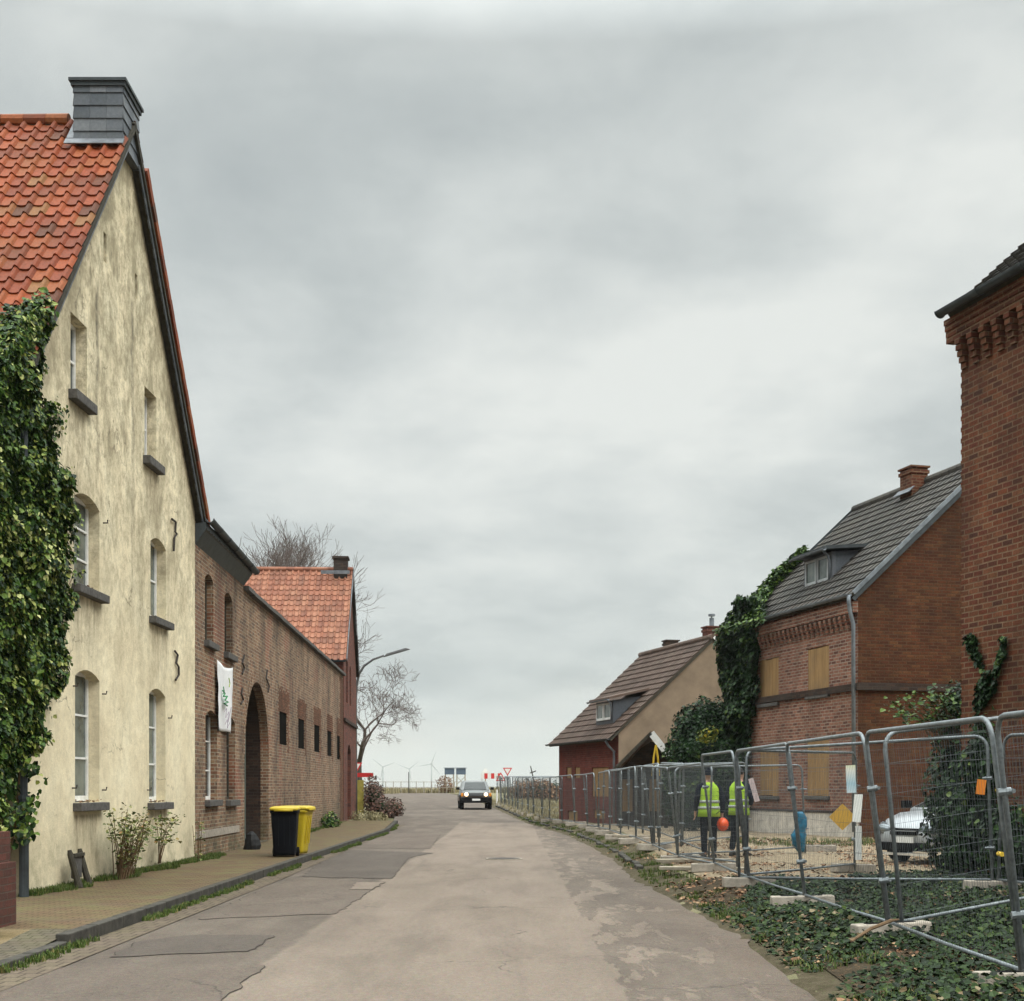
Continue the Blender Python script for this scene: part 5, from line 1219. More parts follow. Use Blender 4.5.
plate('notice_sheet', 'blank white notice sheet hung below the printed one', 'notice', at(857.5, 808, 17.0), .10, .34, -.08, m_paper)
plate('warning_sheet', 'slanting white and pink sheet on the fence right of the second worker', 'notice', at(754, 790, 24.5), .09, .42, .28, simple('pale_pink_sheet', (.62, .50, .50), .7, .2, 12))
wp = MB().box(at(858.5, 843, 21.5), (.09, .03, .52)); tag(wp.build('marker_post', m_paper, None), 'white marker stake standing below the notice sheets', 'post')
plate('orange_tag', 'small orange plastic tag on the post of the fence by the thicket', 'tag', at(981, 787, 12.2), .075, .13, -.12, m_orange, None, .02)
for px_, py_, dd, l in ((1003, 790, 10.6, 'upper yellow-capped clamp on the nearest fence joint'), (1004, 854, 10.4, 'lower yellow-capped clamp on the nearest fence joint')):
    t_ = thing('joint_clamp', l, 'clamp', at(px_, py_, dd)); c_ = at(px_, py_, dd)
    MB().tube([c_ + Vector((-.03, -.05, 0)), c_ + Vector((-.03, .03, 0))], .018, 10).build('cap', m_clamp, t_); MB().box(c_ + Vector((0, 0, 0)), (.09, .025, .03)).build('bracket', m_iron, t_, bevel=.005)
# blue bag hung on the inner post
bb = MB(); m_blue = simple('blue_plastic_bag', (.010, .11, .19), .4, .5, 8, .3, 0, 1.0, 9); c0 = at(800, 832, 29.5); rings = []
for i in range(15):
    v = i / 14; z = c0.z + .43 - .86 * v; r = .03 + .14 * math.sin(math.pi * min(1, v * .95 + .03)) ** .6 * (.65 + .5 * v) * (.7 if .42 < v < .55 else 1)
    rings.append([Vector((c0.x + r * math.cos(t) * (1 + .3 * noise.noise(Vector((math.cos(t) * 2, math.sin(t) * 2, v * 5)))) + .04 * math.sin(v * 7), c0.y + r * .8 * math.sin(t), z)) for t in [6.283 * k / 14 for k in range(14)]])
bb.loft(rings[::-1]); tag(bb.build('rubbish_bag', m_blue, None, True), 'crumpled blue plastic bag hanging on the inner fence', 'bag')
# ================================================================== PEOPLE
def skin(name, joints, edges, mat, parent, root=0, subs=2, loc=None):
    me = bpy.data.meshes.new(name); me.from_pydata([j[0] for j in joints], edges, [])
    o = bpy.data.objects.new(name, me); C.objects.link(o)
    md = o.modifiers.new('k', 'SKIN'); md.use_smooth_shade = True
    for i, j in enumerate(joints):
        sv = me.skin_vertices[0].data[i]; r = j[1]; sv.radius = (r, r) if isinstance(r, float) else r; sv.use_root = (i == root)
    sb = o.modifiers.new('s', 'SUBSURF'); sb.levels = subs; sb.render_levels = subs
    dg = bpy.context.evaluated_depsgraph_get(); dg.update(); m2 = bpy.data.meshes.new_from_object(o.evaluated_get(dg))
    bpy.data.objects.remove(o); m2.materials.clear(); m2.materials.append(mat); m2.name = name
    for p in m2.polygons: p.use_smooth = True
    ob = bpy.data.objects.new(name, m2); C.objects.link(ob); ob.parent = parent; WL[ob.name] = Vector((0, 0, 0)); return ob
m_skin = simple('skin', (.50, .30, .22), .55, .08, 20); m_navy = simple('navy_work_jacket', (.007, .009, .018), .85, .3, 9, .08); m_trouser = simple('dark_work_trousers', (.006, .007, .012), .85, .3, 9, .08)
m_vest = Mat('fluorescent_vest').out((.40, .64, .05), .7); m_reflect = simple('reflective_band', (.42, .45, .42), .35, .1, 20, .6); m_hair = simple('dark_hair', (.02, .015, .012), .7, .3, 40); m_boot = simple('black_boot', (.015, .013, .012), .5, .3, 20)
def person(label, loc, rz, arm_l, arm_r, stride, cap=True, scale=1.0):
    root = thing('person', label, 'person', (0, 0, 0)); root.location = loc; root.rotation_euler = (0, 0, rz); root.scale = (scale,) * 3; WL[root.name] = Vector((0, 0, 0))
    # arms: (elbow, wrist, finger direction)
    J = [((0, 0, .97), (.12, .09)), ((0, 0, 1.12), (.12, .09)), ((0, .0, 1.32), (.15, .10)), ((0, 0, 1.45), (.09, .07)), ((0, .01, 1.52), .062), ((0, .03, 1.585), (.078, .088)), ((0, .02, 1.66), (.098, .118)), ((0, .012, 1.735), (.075, .09))]
    E = [(0, 1), (1, 2), (2, 3), (3, 4), (4, 5), (5, 6), (6, 7)]
    Jk = [((0, 0, .93), (.165, .12)), ((0, 0, 1.12), (.155, .115)), ((0, 0, 1.32), (.175, .125)), ((0, 0, 1.44), (.11, .09)), ((0, .0, 1.52), (.082, .082))]; Ek = [(0, 1), (1, 2), (2, 3), (3, 4)]
    Jt = [((0, 0, .97), (.16, .12)), ]; Et = []
    hands = []
    for sx, (el_, wr, fd) in ((-1, arm_l), (1, arm_r)):
        b = len(J); J += [((sx * .19, 0, 1.42), .062), (el_, .042), (wr, .026)]; E += [(3, b), (b, b + 1), (b + 1, b + 2)]
        W_ = Vector(wr); fd = Vector(fd).normalized(); palm = W_ + fd * .07; J.append((tuple(palm), (.034, .016))); pb_ = len(J) - 1; E.append((b + 2, pb_))
        side = fd.cross(Vector((sx, .3, 0))).normalized(); nrm_ = fd.cross(side)
        for q in range(4):
            o1 = palm + side * (-.027 + .018 * q) + fd * .03; J.append((tuple(o1), .0085)); i1 = len(J) - 1; E.append((pb_, i1))
            L_ = (.068, .078, .073, .057)[q]; o2 = o1 + fd * (L_ * .55) - nrm_ * .008; J.append((tuple(o2), .008)); E.append((i1, i1 + 1)); o3 = o2 + fd * (L_ * .4) - nrm_ * .025; J.append((tuple(o3), .0065)); E.append((i1 + 1, i1 + 2))
        t1 = W_ + fd * .03 - side * .035; J.append((tuple(t1), .011)); i1 = len(J) - 1; E.append((b + 2, i1)); J.append((tuple(t1 + fd * .04 - side * .012 - nrm_ * .015), .008)); E.append((i1, i1 + 1))
        k = len(Jk); Jk += [((sx * .185, 0, 1.415), .078), (el_, .058), (tuple(Vector(el_).lerp(Vector(wr), .93)), .045)]; Ek += [(3, k), (k, k + 1), (k + 1, k + 2)]
        f = stride * sx; kn = (sx * .105, f * .5 + .03, .50); an_ = (sx * .12, f - .02, .09); b = len(J)
        J += [((sx * .095, 0, .87), .082), (kn, .055), (an_, .038), ((sx * .13, f + .14, .035), (.035, .03))]; E += [(0, b), (b, b + 1), (b + 1, b + 2), (b + 2, b + 3)]
        k = len(Jt); Jt += [((sx * .098, 0, .86), (.10, .10)), (kn, .075), ((an_[0], an_[1], .11), .062)]; Et += [(0, k), (k, k + 1), (k + 1, k + 2)]
    body = skin('body', J, E, m_skin, root)
    skin('jacket', Jk, Ek, m_navy, root); skin('trousers', Jt, Et, m_trouser, root)
    for sx in (-1, 1):
        f = stride * sx; mb = MB(); rings = []
        for y, w, h in ((-.07, .035, .06), (-.04, .048, .10), (.03, .05, .12), (.10, .052, .08), (.17, .048, .06), (.21, .03, .045)): rings.append([Vector((sx * .125 + w * math.cos(t), f + y, max(0, h * .5 + h * .55 * math.sin(t)))) for t in [6.283 * k / 10 for k in range(10)]])
        mb.loft(rings); mb.build('boot', m_boot, root, True, uv=False, fix=True)
    def ell(z, a, b, y=0, n=22, o=0): return [Vector((a * math.cos(6.283 * k / n), y + b * math.sin(6.283 * k / n), z)) for k in range(n)]
    v = MB().loft([ell(.83, .225, .185), ell(.96, .215, .175), ell(1.12, .195, .152), ell(1.28, .205, .155), ell(1.38, .20, .15), ell(1.45, .165, .12), ell(1.50, .10, .085), ell(1.505, .085, .07)], cap=False)
    vs = v.build('vest', m_vest, root, True, uv=False); md = vs.modifiers.new('s', 'SOLIDIFY'); md.thickness = .008
    for z in (.98, 1.10):
        bd = MB().loft([ell(z, .206 if z > 1 else .218, .160 if z > 1 else .176), ell(z + .05, .203 if z > 1 else .214, .158 if z > 1 else .173)], cap=False).build('reflective_band', m_reflect, root, True, uv=False); md = bd.modifiers.new('s', 'SOLIDIFY'); md.thickness = .006; md.offset = 1
    # face
    fc_ = MB().loft([[Vector((x * .012, .10 + (.022 if z < 1.66 else .0), z)) for x in (-1, 1)] + [Vector((x * .012, .08, z)) for x in (1, -1)] for z in (1.63, 1.65, 1.68)]); fc_.build('nose', m_skin, root, True, uv=False, fix=True)
    for sx in (-1, 1):
        MB().loft([[Vector((sx * .03 + .012 * math.cos(t) * r, .088, 1.685 + .007 * math.sin(t) * r)) + Vector((0, (1 - r) * .014, 0)) for t in [6.283 * k / 8 for k in range(8)]] for r in (1, .7, .2)]).build('eye', m_black, root, True, uv=False)
        MB().loft([[Vector((sx * (.078 + .012 * q), .0 + .02 * math.cos(t), 1.665 + .032 * math.sin(t))) for t in [6.283 * k / 8 for k in range(8)]] for q in (0, .6, 1)]).build('ear', m_skin, root, True, uv=False, fix=True)
    hr = []
    for i in range(8):
        th_ = math.pi * .60 * i / 7; hr.append([Vector((.094 * math.sin(th_) * math.cos(t), -.004 + .116 * math.sin(th_) * math.sin(t), 1.675 + .115 * math.cos(th_))) - Vector((0, .0, 0)) for t in [6.283 * k / 16 for k in range(16)]])
    MB().loft(hr[::-1], cap=False).build('cap' if cap else 'hair', m_navy if cap else m_hair, root, True, uv=False)
    if cap: MB().loft([[Vector((.075 * math.cos(t), .07 + q * .09 * math.sin(t), 1.715 - .01 * q)) for t in [math.pi * k / 10 for k in range(11)]] for q in (.1, 1)], closed=False, cap=False).build('cap_peak', m_navy, root, uv=False)
    return root
d1 = 28.3; p1 = at(709, 861, d1); z1 = gz(p1.x, p1.y)
person('person in a yellow-green safety vest seen from behind, holding an orange helmet', (p1.x, d1, z1), math.radians(6), ((-.25, -.02, 1.14), (-.25, .10, .92), (0.05, .35, -1)), ((.27, -.03, 1.14), (.27, .03, .87), (.0, .1, -1)), .10, True, 1.03)
p2 = at(739, 860, 28.9)
person('person in a safety vest with elbows out, standing right of the helmet holder', (p2.x, 28.9, gz(p2.x, 28.9)), math.radians(-38), ((-.28, -.02, 1.15), (-.20, .17, 1.0), (.6, .6, -.2)), ((.33, -.08, 1.16), (.19, .13, 1.03), (-.7, .7, -.1)), .06, False, 1.03)
hm = thing('safety_helmet', 'bright orange safety helmet held at the side of a worker', 'helmet', (p1.x + .27, d1 + .02, z1 + .72)); mb = MB(); hc = Vector((p1.x + .27, d1 - .06, z1 + .70)); rings = []
for i in range(9):
    th_ = math.pi * .5 * i / 8; rings.append([hc + Vector((.098 * math.cos(th_) * math.cos(t), -.11 * math.sin(th_), .115 * math.cos(th_) * math.sin(t))) + Vector((0, 0, 0)) for t in [6.283 * k / 18 for k in range(18)]])
mb.loft(rings, cap=True); m_hel = simple('orange_helmet_shell', (.85, .10, .015), .35, .05, 10, .5); mb.build('shell', m_hel, hm, True, uv=False, fix=True)
MB().loft([[hc + Vector((r * math.cos(t), .0 + .005 * q, r * 1.15 * math.sin(t))) for t in [6.283 * k / 18 for k in range(18)]] for q, r in ((0, .09), (0, .118), (2, .118), (2, .09))], cap=False).build('brim', m_hel, hm, True, uv=False, fix=True)

# ================================================================== VEHICLES
def wheel(parent, c, r, w, ax):
    X, Y = ax; mb = MB(); rings = []
    for y, rr in ((-w / 2, r * .62), (-w / 2, r * .94), (-w * .38, r), (w * .38, r), (w / 2, r * .94), (w / 2, r * .62)): rings.append([c + Y * y + X * (rr * math.cos(t)) + Zv * (rr * math.sin(t)) for t in [6.283 * k / 22 for k in range(22)]])
    wh = mb.loft(rings).build('wheel', m_black, parent, True, uv=False, fix=True)
    rm = MB()
    for s_ in (-1, 1):
        rm.loft([[c + Y * (s_ * w * q) + X * (rr * math.cos(t)) + Zv * (rr * math.sin(t)) for t in [6.283 * k / 20 for k in range(20)]] for q, rr in ((.40, r * .6), (.51, r * .58), (.46, r * .2), (.5, r * .05))])
    rm.build('rim', m_galv, wh, True, uv=False, fix=True)
def car(name, label, cat, loc, rz, L, W, H, hood, belt, clear, paint, suv=True, lights=False, plate_=True):
    """local: +X forward, origin on the ground at the centre"""
    root = thing(name, label, cat, (0, 0, 0)); root.location = loc; root.rotation_euler = (0, 0, rz); WL[root.name] = Vector((0, 0, 0))
    x0, x1 = -L / 2, L / 2; hw = W / 2
    if suv: st = [(x0, .80, .42, .95), (x0 + .10, .95, .40, belt), (x0 + L * .3, 1.0, .36, belt + .02), (x0 + L * .62, 1.0, .36, belt), (x0 + L * .70, 1.0, .36, hood + .04), (x0 + L * .86, .98, .40, hood), (x1 - .12, .93, .42, hood - .05), (x1 - .02, .86, .44, hood - .16), (x1, .84, .46, hood - .28)]
    else: st = [(x0, .76, .36, .80), (x0 + .12, .92, .28, belt), (x0 + L * .3, 1.0, .22, belt + .03), (x0 + L * .58, 1.0, .22, belt), (x0 + L * .70, 1.0, .22, belt - .02), (x0 + L * .82, .97, .26, hood), (x1 - .30, .90, .28, hood - .12), (x1 - .10, .76, .26, hood - .26), (x1, .62, .30, hood - .38)]
    rings = []
    for x, k, zb, zt in st:
        w_ = hw * k; mid = (zb + zt) / 2
        rings.append([Vector((x, y, z)) for y, z in ((-w_ * .93, zb), (-w_, zb + .12), (-w_, mid + .05), (-w_ * .97, zt - .10), (-w_ * .86, zt - .015), (-w_ * .4, zt + .02), (0, zt + .03), (w_ * .4, zt + .02), (w_ * .86, zt - .015), (w_ * .97, zt - .10), (w_, mid + .05), (w_, zb + .12), (w_ * .93, zb))])
    body = MB().loft(rings).build('body', paint, root, True, uv=False, fix=True)
    # cabin
    xa, xb = (x0 + .12, x0 + L * .70) if suv else (x0 + .15, x0 + L * .76)
    ta, tb_ = (x0 + .30, x0 + L * .55) if suv else (x0 + .65, x0 + L * .52)
    def cr(z, xr, xf, w_): return [Vector((x, y, z)) for x, y in ((xr, -w_), (xf - .12, -w_), (xf, -w_ * .7), (xf + .04, 0), (xf, w_ * .7), (xf - .12, w_), (xr, w_))]
    MB().loft([cr(belt - .06, xa, xb, hw * .93), cr(belt + .02, xa + .01, xb - .02, hw * .92), cr(H - .07, ta, tb_ + .05, hw * .78), cr(H - .01, ta + .08, tb_ - .05, hw * .72)]).build('cabin', paint, root, False, uv=False, fix=True)
    gl = m_glass_dark
    def lp(a, b, t): return a + (b - a) * t
    zb_, zt_ = belt + .05, H - .10
    def fpt(t, y): xx = lp(xb - .02, tb_ + .05, (lp(zb_, zt_, t) - belt - .02) / (H - .09 - belt)); return Vector((xx + .045 - .035 * abs(y) , y * lp(hw * .92, hw * .78, t), lp(zb_, zt_, t)))
    g = MB(); N = 6
    for i in range(N):
        y0, y1 = -.80 + 1.6 * i / N, -.80 + 1.6 * (i + 1) / N; g.face([fpt(0, y0), fpt(0, y1), fpt(1, y1), fpt(1, y0)], Vector((1, 0, .5)))
    w_s = g.build('windshield', gl, root, uv=False); md = w_s.modifiers.new('s', 'SOLIDIFY'); md.thickness = .012; md.offset = 1
    for sy in (-1, 1):
        segs = ((.06, .46), (.50, .94))
        for a, b in segs:
            q = []
            for t, z in ((0, zb_), (1, zt_)):
                xl, xr_ = lp(xa + .05, ta + .06, t), lp(xb - .20, tb_ - .10, t); yy = sy * (lp(hw * .92, hw * .79, t) + .008); q.append((Vector((lp(xl, xr_, a), yy, z)), Vector((lp(xl, xr_, b), yy, z))))
            MB().prism([q[0][0], q[0][1], q[1][1], q[1][0]], Vector((0, sy * .008, 0))).build('side_window', gl, root, uv=False)
        m_ = MB().box((xb - .22, sy * (hw + .10), belt + .10), (.10, .20, .15)).tube([Vector((xb - .2, sy * (hw - .06), belt + .04)), Vector((xb - .2, sy * (hw + .05), belt + .07))], .02, 6); m_.build('wing_mirror', m_black, root, bevel=.03)
    q = [Vector((ta + .01 + (xa - ta) * k, y, z)) for k, y, z in ((.85, -hw * .78, belt + .06), (.85, hw * .78, belt + .06), (.1, hw * .68, H - .12), (.1, -hw * .68, H - .12))]
    MB().prism(q, Vector((-.02, 0, .0))).build('rear_window', gl, root, uv=False)
    r_ = .37 if suv else .30
    for sx, xx in ((1, x1 - (.72 if suv else .78)), (-1, x0 + .80)):
        for sy in (-1, 1):
            wheel(root, Vector((xx, sy * (hw - .10), r_)), r_, .24 if suv else .19, (Vector((1, 0, 0)), Vector((0, 1, 0))))
            mb = MB(); k = 14; R1, R2 = r_ * 1.10, r_ * 1.28
            a = [Vector((xx + R2 * math.cos(math.pi * i / k), sy * (hw - .02), r_ + R2 * math.sin(math.pi * i / k))) for i in range(k + 1)] + [Vector((xx + R1 * math.cos(math.pi * i / k), sy * (hw - .02), r_ + R1 * math.sin(math.pi * i / k))) for i in range(k, -1, -1)]
            mb.prism(a, Vector((0, sy * (.05 if suv else .025), 0))); mb.build('wheel_arch', m_black if suv else paint, root, uv=False)
            MB().prism([Vector((xx + R1 * math.cos(6.283 * i / 20), sy * (hw - .015), max(.24, r_ + R1 * math.sin(6.283 * i / 20)))) for i in range(20)], Vector((0, sy * .02, 0))).build('wheel_well_disc', m_black, root, uv=False)  # flat black disc stands for the shaded hollow around the wheel
    return root, x0, x1, hw
m_silver = simple('silver_car_paint', (.36, .38, .40), .3, .06, 3, .5, .35, 0); m_suvpaint = simple('grey_beige_car_paint', (.11, .115, .115), .35, .1, 3, .5, .3, 0); m_brownp = simple('brown_lower_paint', (.14, .09, .065), .5, .15, 3)
m_lamp = Mat('lit_headlamp'); m_lamp.set(m_lamp.b.inputs['Emission Color'], (1, .66, .34)); m_lamp.b.inputs['Emission Strength'].default_value = 3.2; m_lamp = m_lamp.out((.9, .85, .7), .2)
m_lens = simple('clear_lamp_lens', (.17, .20, .22), .10, .2, 14, .7, .3, 0); m_plate = simple('number_plate', (.7, .7, .68), .5, .05); m_amber = simple('amber_lens', (.6, .22, .03), .3, .1); m_redb = simple('red_mark', (.5, .03, .02), .4, .1)
sc_ = at(473.5, 809, 80); cz = road_z(80) + .02
root, x0, x1, hw = car('offroad_car', 'beige-grey offroad car approaching with both headlights lit', 'car', (sc_.x, 82.2, cz), math.radians(-90 + 4), 4.3, 1.80, 1.66, 1.06, 1.10, .42, m_suvpaint, True, True)
Y1 = Vector((0, 1, 0))
MB().box((x1 + .03, 0, .56), (.16, hw * 1.96, .26)).build('bumper', m_black, root, bevel=.03)
MB().box((x1 + .01, 0, .86), (.05, .75, .17)).build('grille', m_black, root)
for z in (.81, .86, .91): MB().box((x1 + .035, 0, z), (.02, .72, .018)).build('grille_bar', m_silver, root)
for sy in (-1, 1):
    hl = MB().tube([Vector((x1 - .04, sy * .56, .86)), Vector((x1 + .03, sy * .56, .86)), Vector((x1 + .05, sy * .56, .86))], [.11, .11, .09], 14).build('headlight', m_lamp, root, True)
    MB().box((x1 - .02, sy * .56, .86), (.05, .32, .22)).build('lamp_surround', m_lens, root)
    MB().box((x1 - .06, sy * .80, .84), (.10, .14, .20)).build('indicator', m_amber, root, bevel=.02)
    MB().box((0, sy * (hw + .005), .58), (L_ if False else 2.0, .05, .22)).build('side_skirt', m_brownp, root, bevel=.02)
MB().box((x1 + .12, 0, .56), (.01, .46, .11)).build('number_plate', m_plate, root)
MB().box((x1 - .03, 0, .70), (.06, hw * 1.7, .12)).build('valance', m_brownp, root)
# silver car nosing out of the thicket
cx_ = Vector((7.55, 27.0)); 
root, x0, x1, hw = car('parked_car', 'silver hatchback parked on the gravel with its nose out of the ivy thicket', 'car', (9.05, 27.4, gz(7.5, 27) + .01), math.radians(180 + 34), 4.1, 1.72, 1.46, .98, 1.02, .2, m_silver, False)
MB().box((x1 - .05, 0, .34), (.16, 1.15, .16)).build('lower_intake', m_black, root, bevel=.03)
MB().box((x1 - .01, 0, .62), (.07, .66, .13)).build('grille', m_black, root, bevel=.02); MB().box((x1 + .02, 0, .635), (.05, .6, .018)).build('grille_bar', m_silver, root)
MB().box((x1 + .02, 0, .47), (.03, .5, .11)).build('number_plate', m_plate, root)
MB().box((x1 - .055, 0, .20), (.20, 1.25, .04)).build('front_lip', m_plinth, root)
for sy in (-1, 1):
    rings = [[Vector((x1 - .10 - .0 * q + .05 * math.cos(t) * 0 - .13 * q, sy * (.57 + .10 * q), .68 + .04 * q)) + Vector((.10 * math.cos(t) * 0, sy * .17 * math.cos(t) * (1 - .3 * q), .085 * math.sin(t))) for t in [6.283 * k / 14 for k in range(14)]] for q in (-.6, -.2, .4, 1)]
    MB().loft(rings).build('headlight', m_lens, root, True, uv=False, fix=True)
    MB().box((x1 - .12, sy * .62, .33), (.08, .16, .10)).build('fog_lamp', m_black, root, bevel=.02)

# ================================================================== WHEELIE BINS
def bin_(label, loc, rz, body, lid):
    t = thing('wheelie_bin', label, 'bin', loc); t.rotation_euler = (0, 0, rz); WL[t.name] = Vector((0, 0, 0))
    def ring(z, w, d_, y=0, r=.05): 
        out = []
        for sx, sy, a0 in ((1, 1, 0), (-1, 1, 90), (-1, -1, 180), (1, -1, 270)):
            for k in range(4): a = math.radians(a0 + 30 * k); out.append(Vector((sx * (w / 2 - r) + r * math.cos(a), y + sy * (d_ / 2 - r) + r * math.sin(a), z)))
        return out
    MB().loft([ring(.03, .44, .48, .02), ring(.10, .46, .5, .02), ring(.85, .54, .64), ring(.93, .55, .66), ring(.94, .585, .70), ring(1.0, .585, .70)]).build('body', body, t, True, uv=False, fix=True, bevel=0)
    MB().loft([ring(1.0, .60, .74, -.01), ring(1.03, .61, .76, -.01), ring(1.06, .58, .72, -.01), ring(1.085, .46, .56, 0)]).box((0, -.38, 1.0), (.40, .05, .04)).build('lid', lid, t, True, uv=False, fix=True)
    MB().tube([Vector((-.22, .34, .98)), Vector((-.22, .42, 1.0)), Vector((.22, .42, 1.0)), Vector((.22, .34, .98))], .018, 8).build('handle', body, t, True)
    for sx in (-1, 1): MB().tube([Vector((sx * .22, .24, .10)), Vector((sx * .28, .24, .10))], .10, 18).tube([Vector((sx * .215, .24, .10)), Vector((sx * .29, .24, .10))], .04, 10).build('wheel', m_black, t)
    MB().tube([Vector((-.24, .24, .1)), Vector((.24, .24, .1))], .014, 6).build('axle', m_galv, t)
    for x in (-.12, .0, .12): MB().box((x, -.30, .55), (.014, .02, .6), (Vector((1, 0, 0)), Vector((0, 1, .08)).normalized(), Vector((0, -.08, 1)).normalized())).build('rib', body, t)
m_binb = simple('black_bin_plastic', (.005, .006, .009), .55, .25, 6, .10, 0, .2); m_biny = simple('yellow_bin_plastic', (.46, .34, .015), .45, .12, 4, .4, 0, .1)
bin_('black wheelie bin with a yellow lid in front of the brick wall', (-4.88, 30.1, KZ), math.radians(4), m_binb, m_biny)
bin_('yellow wheelie bin with a yellow lid half behind the black one', (-4.80, 31.0, KZ), math.radians(80), m_biny, m_biny)

# ================================================================== STREET LAMP, SIGNS, FAR THINGS
m_lampgrey = simple('dark_grey_lamp_paint', (.07, .07, .07), .5, .2, 4)
lp_ = thing('street_lamp', 'curved single-arm street lamp rising behind the farmhouse gable', 'street lamp', (-7.35, 69.2, .2))
Pm = lambda px, py: at(px, py, 69.2)
b0 = Vector((Pm(355.5, 800).x, 69.2, .2))
MB().tube([b0, Vector((b0.x, 69.2, 2.2)), Pm(355.5, 700), Pm(356.5, 686), Pm(359, 674), Pm(364, 666), Pm(373, 659.5), Pm(384, 655.5)], [.10, .09, .075, .07, .065, .06, .055, .05], 10).build('pole', m_lampgrey, lp_, True)
a, b = Pm(383, 656), Pm(410, 648); X = (b - a).normalized(); Y = Vector((0, 1, 0)); W3 = X.cross(Y); W3 = W3 if W3.z > 0 else -W3
MB().box((a + b) / 2, ((b - a).length, .24, .13), (X, Y, W3), taper=.7).build('lamp_head', m_lampgrey, lp_, bevel=.03)
m_redp = simple('red_sign_paint', (.50, .03, .03), .45, .1, 6); m_whp = simple('white_sign_paint', (.68, .66, .64), .5, .08, 6)
def tri_sign(name, label, c, s, up, yaw, inner=None, post_z=0):
    t = thing(name, label, 'sign', (c.x, c.y, post_z)); k = 1 if up else -1
    def tri(sz, y): return [Vector((c.x + x * sz, c.y + y, c.z + k * z * sz)) for x, z in ((-.5, -.29), (.5, -.29), (0, .577))]
    MB().prism(tri(s, 0), Vector((0, .02, 0))).build('rim', m_redp, t); MB().prism(tri(s * .66, -.012), Vector((0, .012, 0))).build('face', m_whp, t)
    if inner == 'hump': MB().prism([Vector((c.x + x * s, c.y - .018, c.z + z * s)) for x, z in ((-.16, -.12), (-.10, -.03), (-.02, -.09), (.05, .04), (.16, -.12))], Vector((0, .006, 0))).build('symbol', m_black, t)
    MB().tube([Vector((c.x, c.y + .05, post_z)), Vector((c.x, c.y + .05, c.z + s * .3))], .035, 8).build('post', m_galv, t, True)
g_ = lambda d: road_z(d)
tri_sign('yield_sign', 'red and white give-way triangle, point down, at the junction', at(507.5, 770.5, 97), .66, False, 0, None, g_(97))
tri_sign('warning_sign', 'red and white warning triangle, point up, at the junction', at(500.8, 778, 93), .68, True, 0, 'hump', g_(93))
tri_sign('yield_sign', 'red-edged give-way triangle half hidden by the farmhouse corner', at(356.5, 766, 74), .62, False, 0, None, .25)
bd = thing('barrier_board', 'red barrier board standing beyond the farmhouse corner', 'barrier', (-7.6, 72, .25)); c = at(364, 775, 71)
MB().box(c, (.95, .04, .22)).build('board', m_redp, bd); [MB().tube([c + Vector((x, .05, -c.z + .25)), c + Vector((x, .05, .1))], .025, 6).build('post', m_galv, bd) for x in (-.35, .3)]
yp = thing('yellow_hoarding', 'yellow board panel against the farmhouse far corner', 'panel', (-7.4, 69.5, .2)); c = at(361.5, 798, 70)
MB().box((c.x - .1, 70, 1.15), (.42, .06, 1.7)).build('board', simple('faded_yellow_board', (.33, .28, .06), .7, .3, 4), yp); MB().box((c.x - .1, 70.05, 1.2), (.5, .04, .08)).box((c.x - .1, 70.05, .6), (.5, .04, .08)).build('batten', m_wood_dark, yp)
bb_ = thing('roadside_barrier', 'low red and white striped barrier board behind the approaching car', 'barrier', at(490, 790, 110)); c = at(491, 776, 108)
for i in range(6): MB().box(c + Vector((-.65 + .26 * i, 0, 0)), (.255, .04, .42)).build('red_stripe' if i % 2 else 'white_stripe', m_redp if i % 2 else m_whp, bb_); [MB().tube([c + Vector((x, .05, -2.2)), c + Vector((x, .05, 0))], .04, 6).build('post', m_whp, bb_) for x in (-.7, .7)]
for px, l in ((497, 'white reflector post behind the approaching car, near the kerb'), (489.5, 'white reflector post just left of the striped barrier')):
    q = at(px, 795, 92); o = MB().tube([Vector((q.x, 92, .5)), Vector((q.x, 92, 1.35)), Vector((q.x, 92, 1.5))], [.06, .055, .03], 8).build('reflector_post', m_whp, None); tag(o, l, 'post', 'reflector posts')
# stilted dark tanks beyond the crest
m_bluebox = simple('dark_blue_cladding', (.06, .09, .14), .6, .2, .3)
for px, l in ((449.5, 'left dark blue box on tall stilts on the horizon'), (461, 'right dark blue box on tall stilts on the horizon')):
    D = 260; t = thing('stilted_tank', l, 'tank', (at(px, 790, D).x, D, .9)); c = at(px, 771.5, D)
    MB().box(c, (1.75, 1.6, 1.1)).box(c + Vector((0, 0, .65)), (2.1, 2.0, .12)).build('tank', m_bluebox, t, bevel=.05); 
    for sx in (-.75, .75):
        for sy in (-.6, .6): MB().tube([c + Vector((sx * 1.05, sy, -c.z + .9)), c + Vector((sx, sy, -.5))], .10, 6).build('leg', m_wood_bleach, t)
    MB().tube([c + Vector((-.75, -.6, -2.4)), c + Vector((.75, -.6, -1.0))], .05, 5).tube([c + Vector((.75, -.6, -2.4)), c + Vector((-.75, -.6, -1.0))], .05, 5).build('brace', m_wood_bleach, t)
# two-level white mast box
t = thing('look_out_box', 'pale boxy cabin on a mast behind the striped barrier', 'cabin', at(485.5, 790, 220)); c = at(485.5, 773, 220); MB().box(c, (1.0, .8, .6)).box(c + Vector((0, 0, .5)), (.5, .5, .35)).build('cabin', m_whp, t); MB().tube([Vector((c.x, 220, .9)), c], .12, 6).build('mast', m_wood_bleach, t)
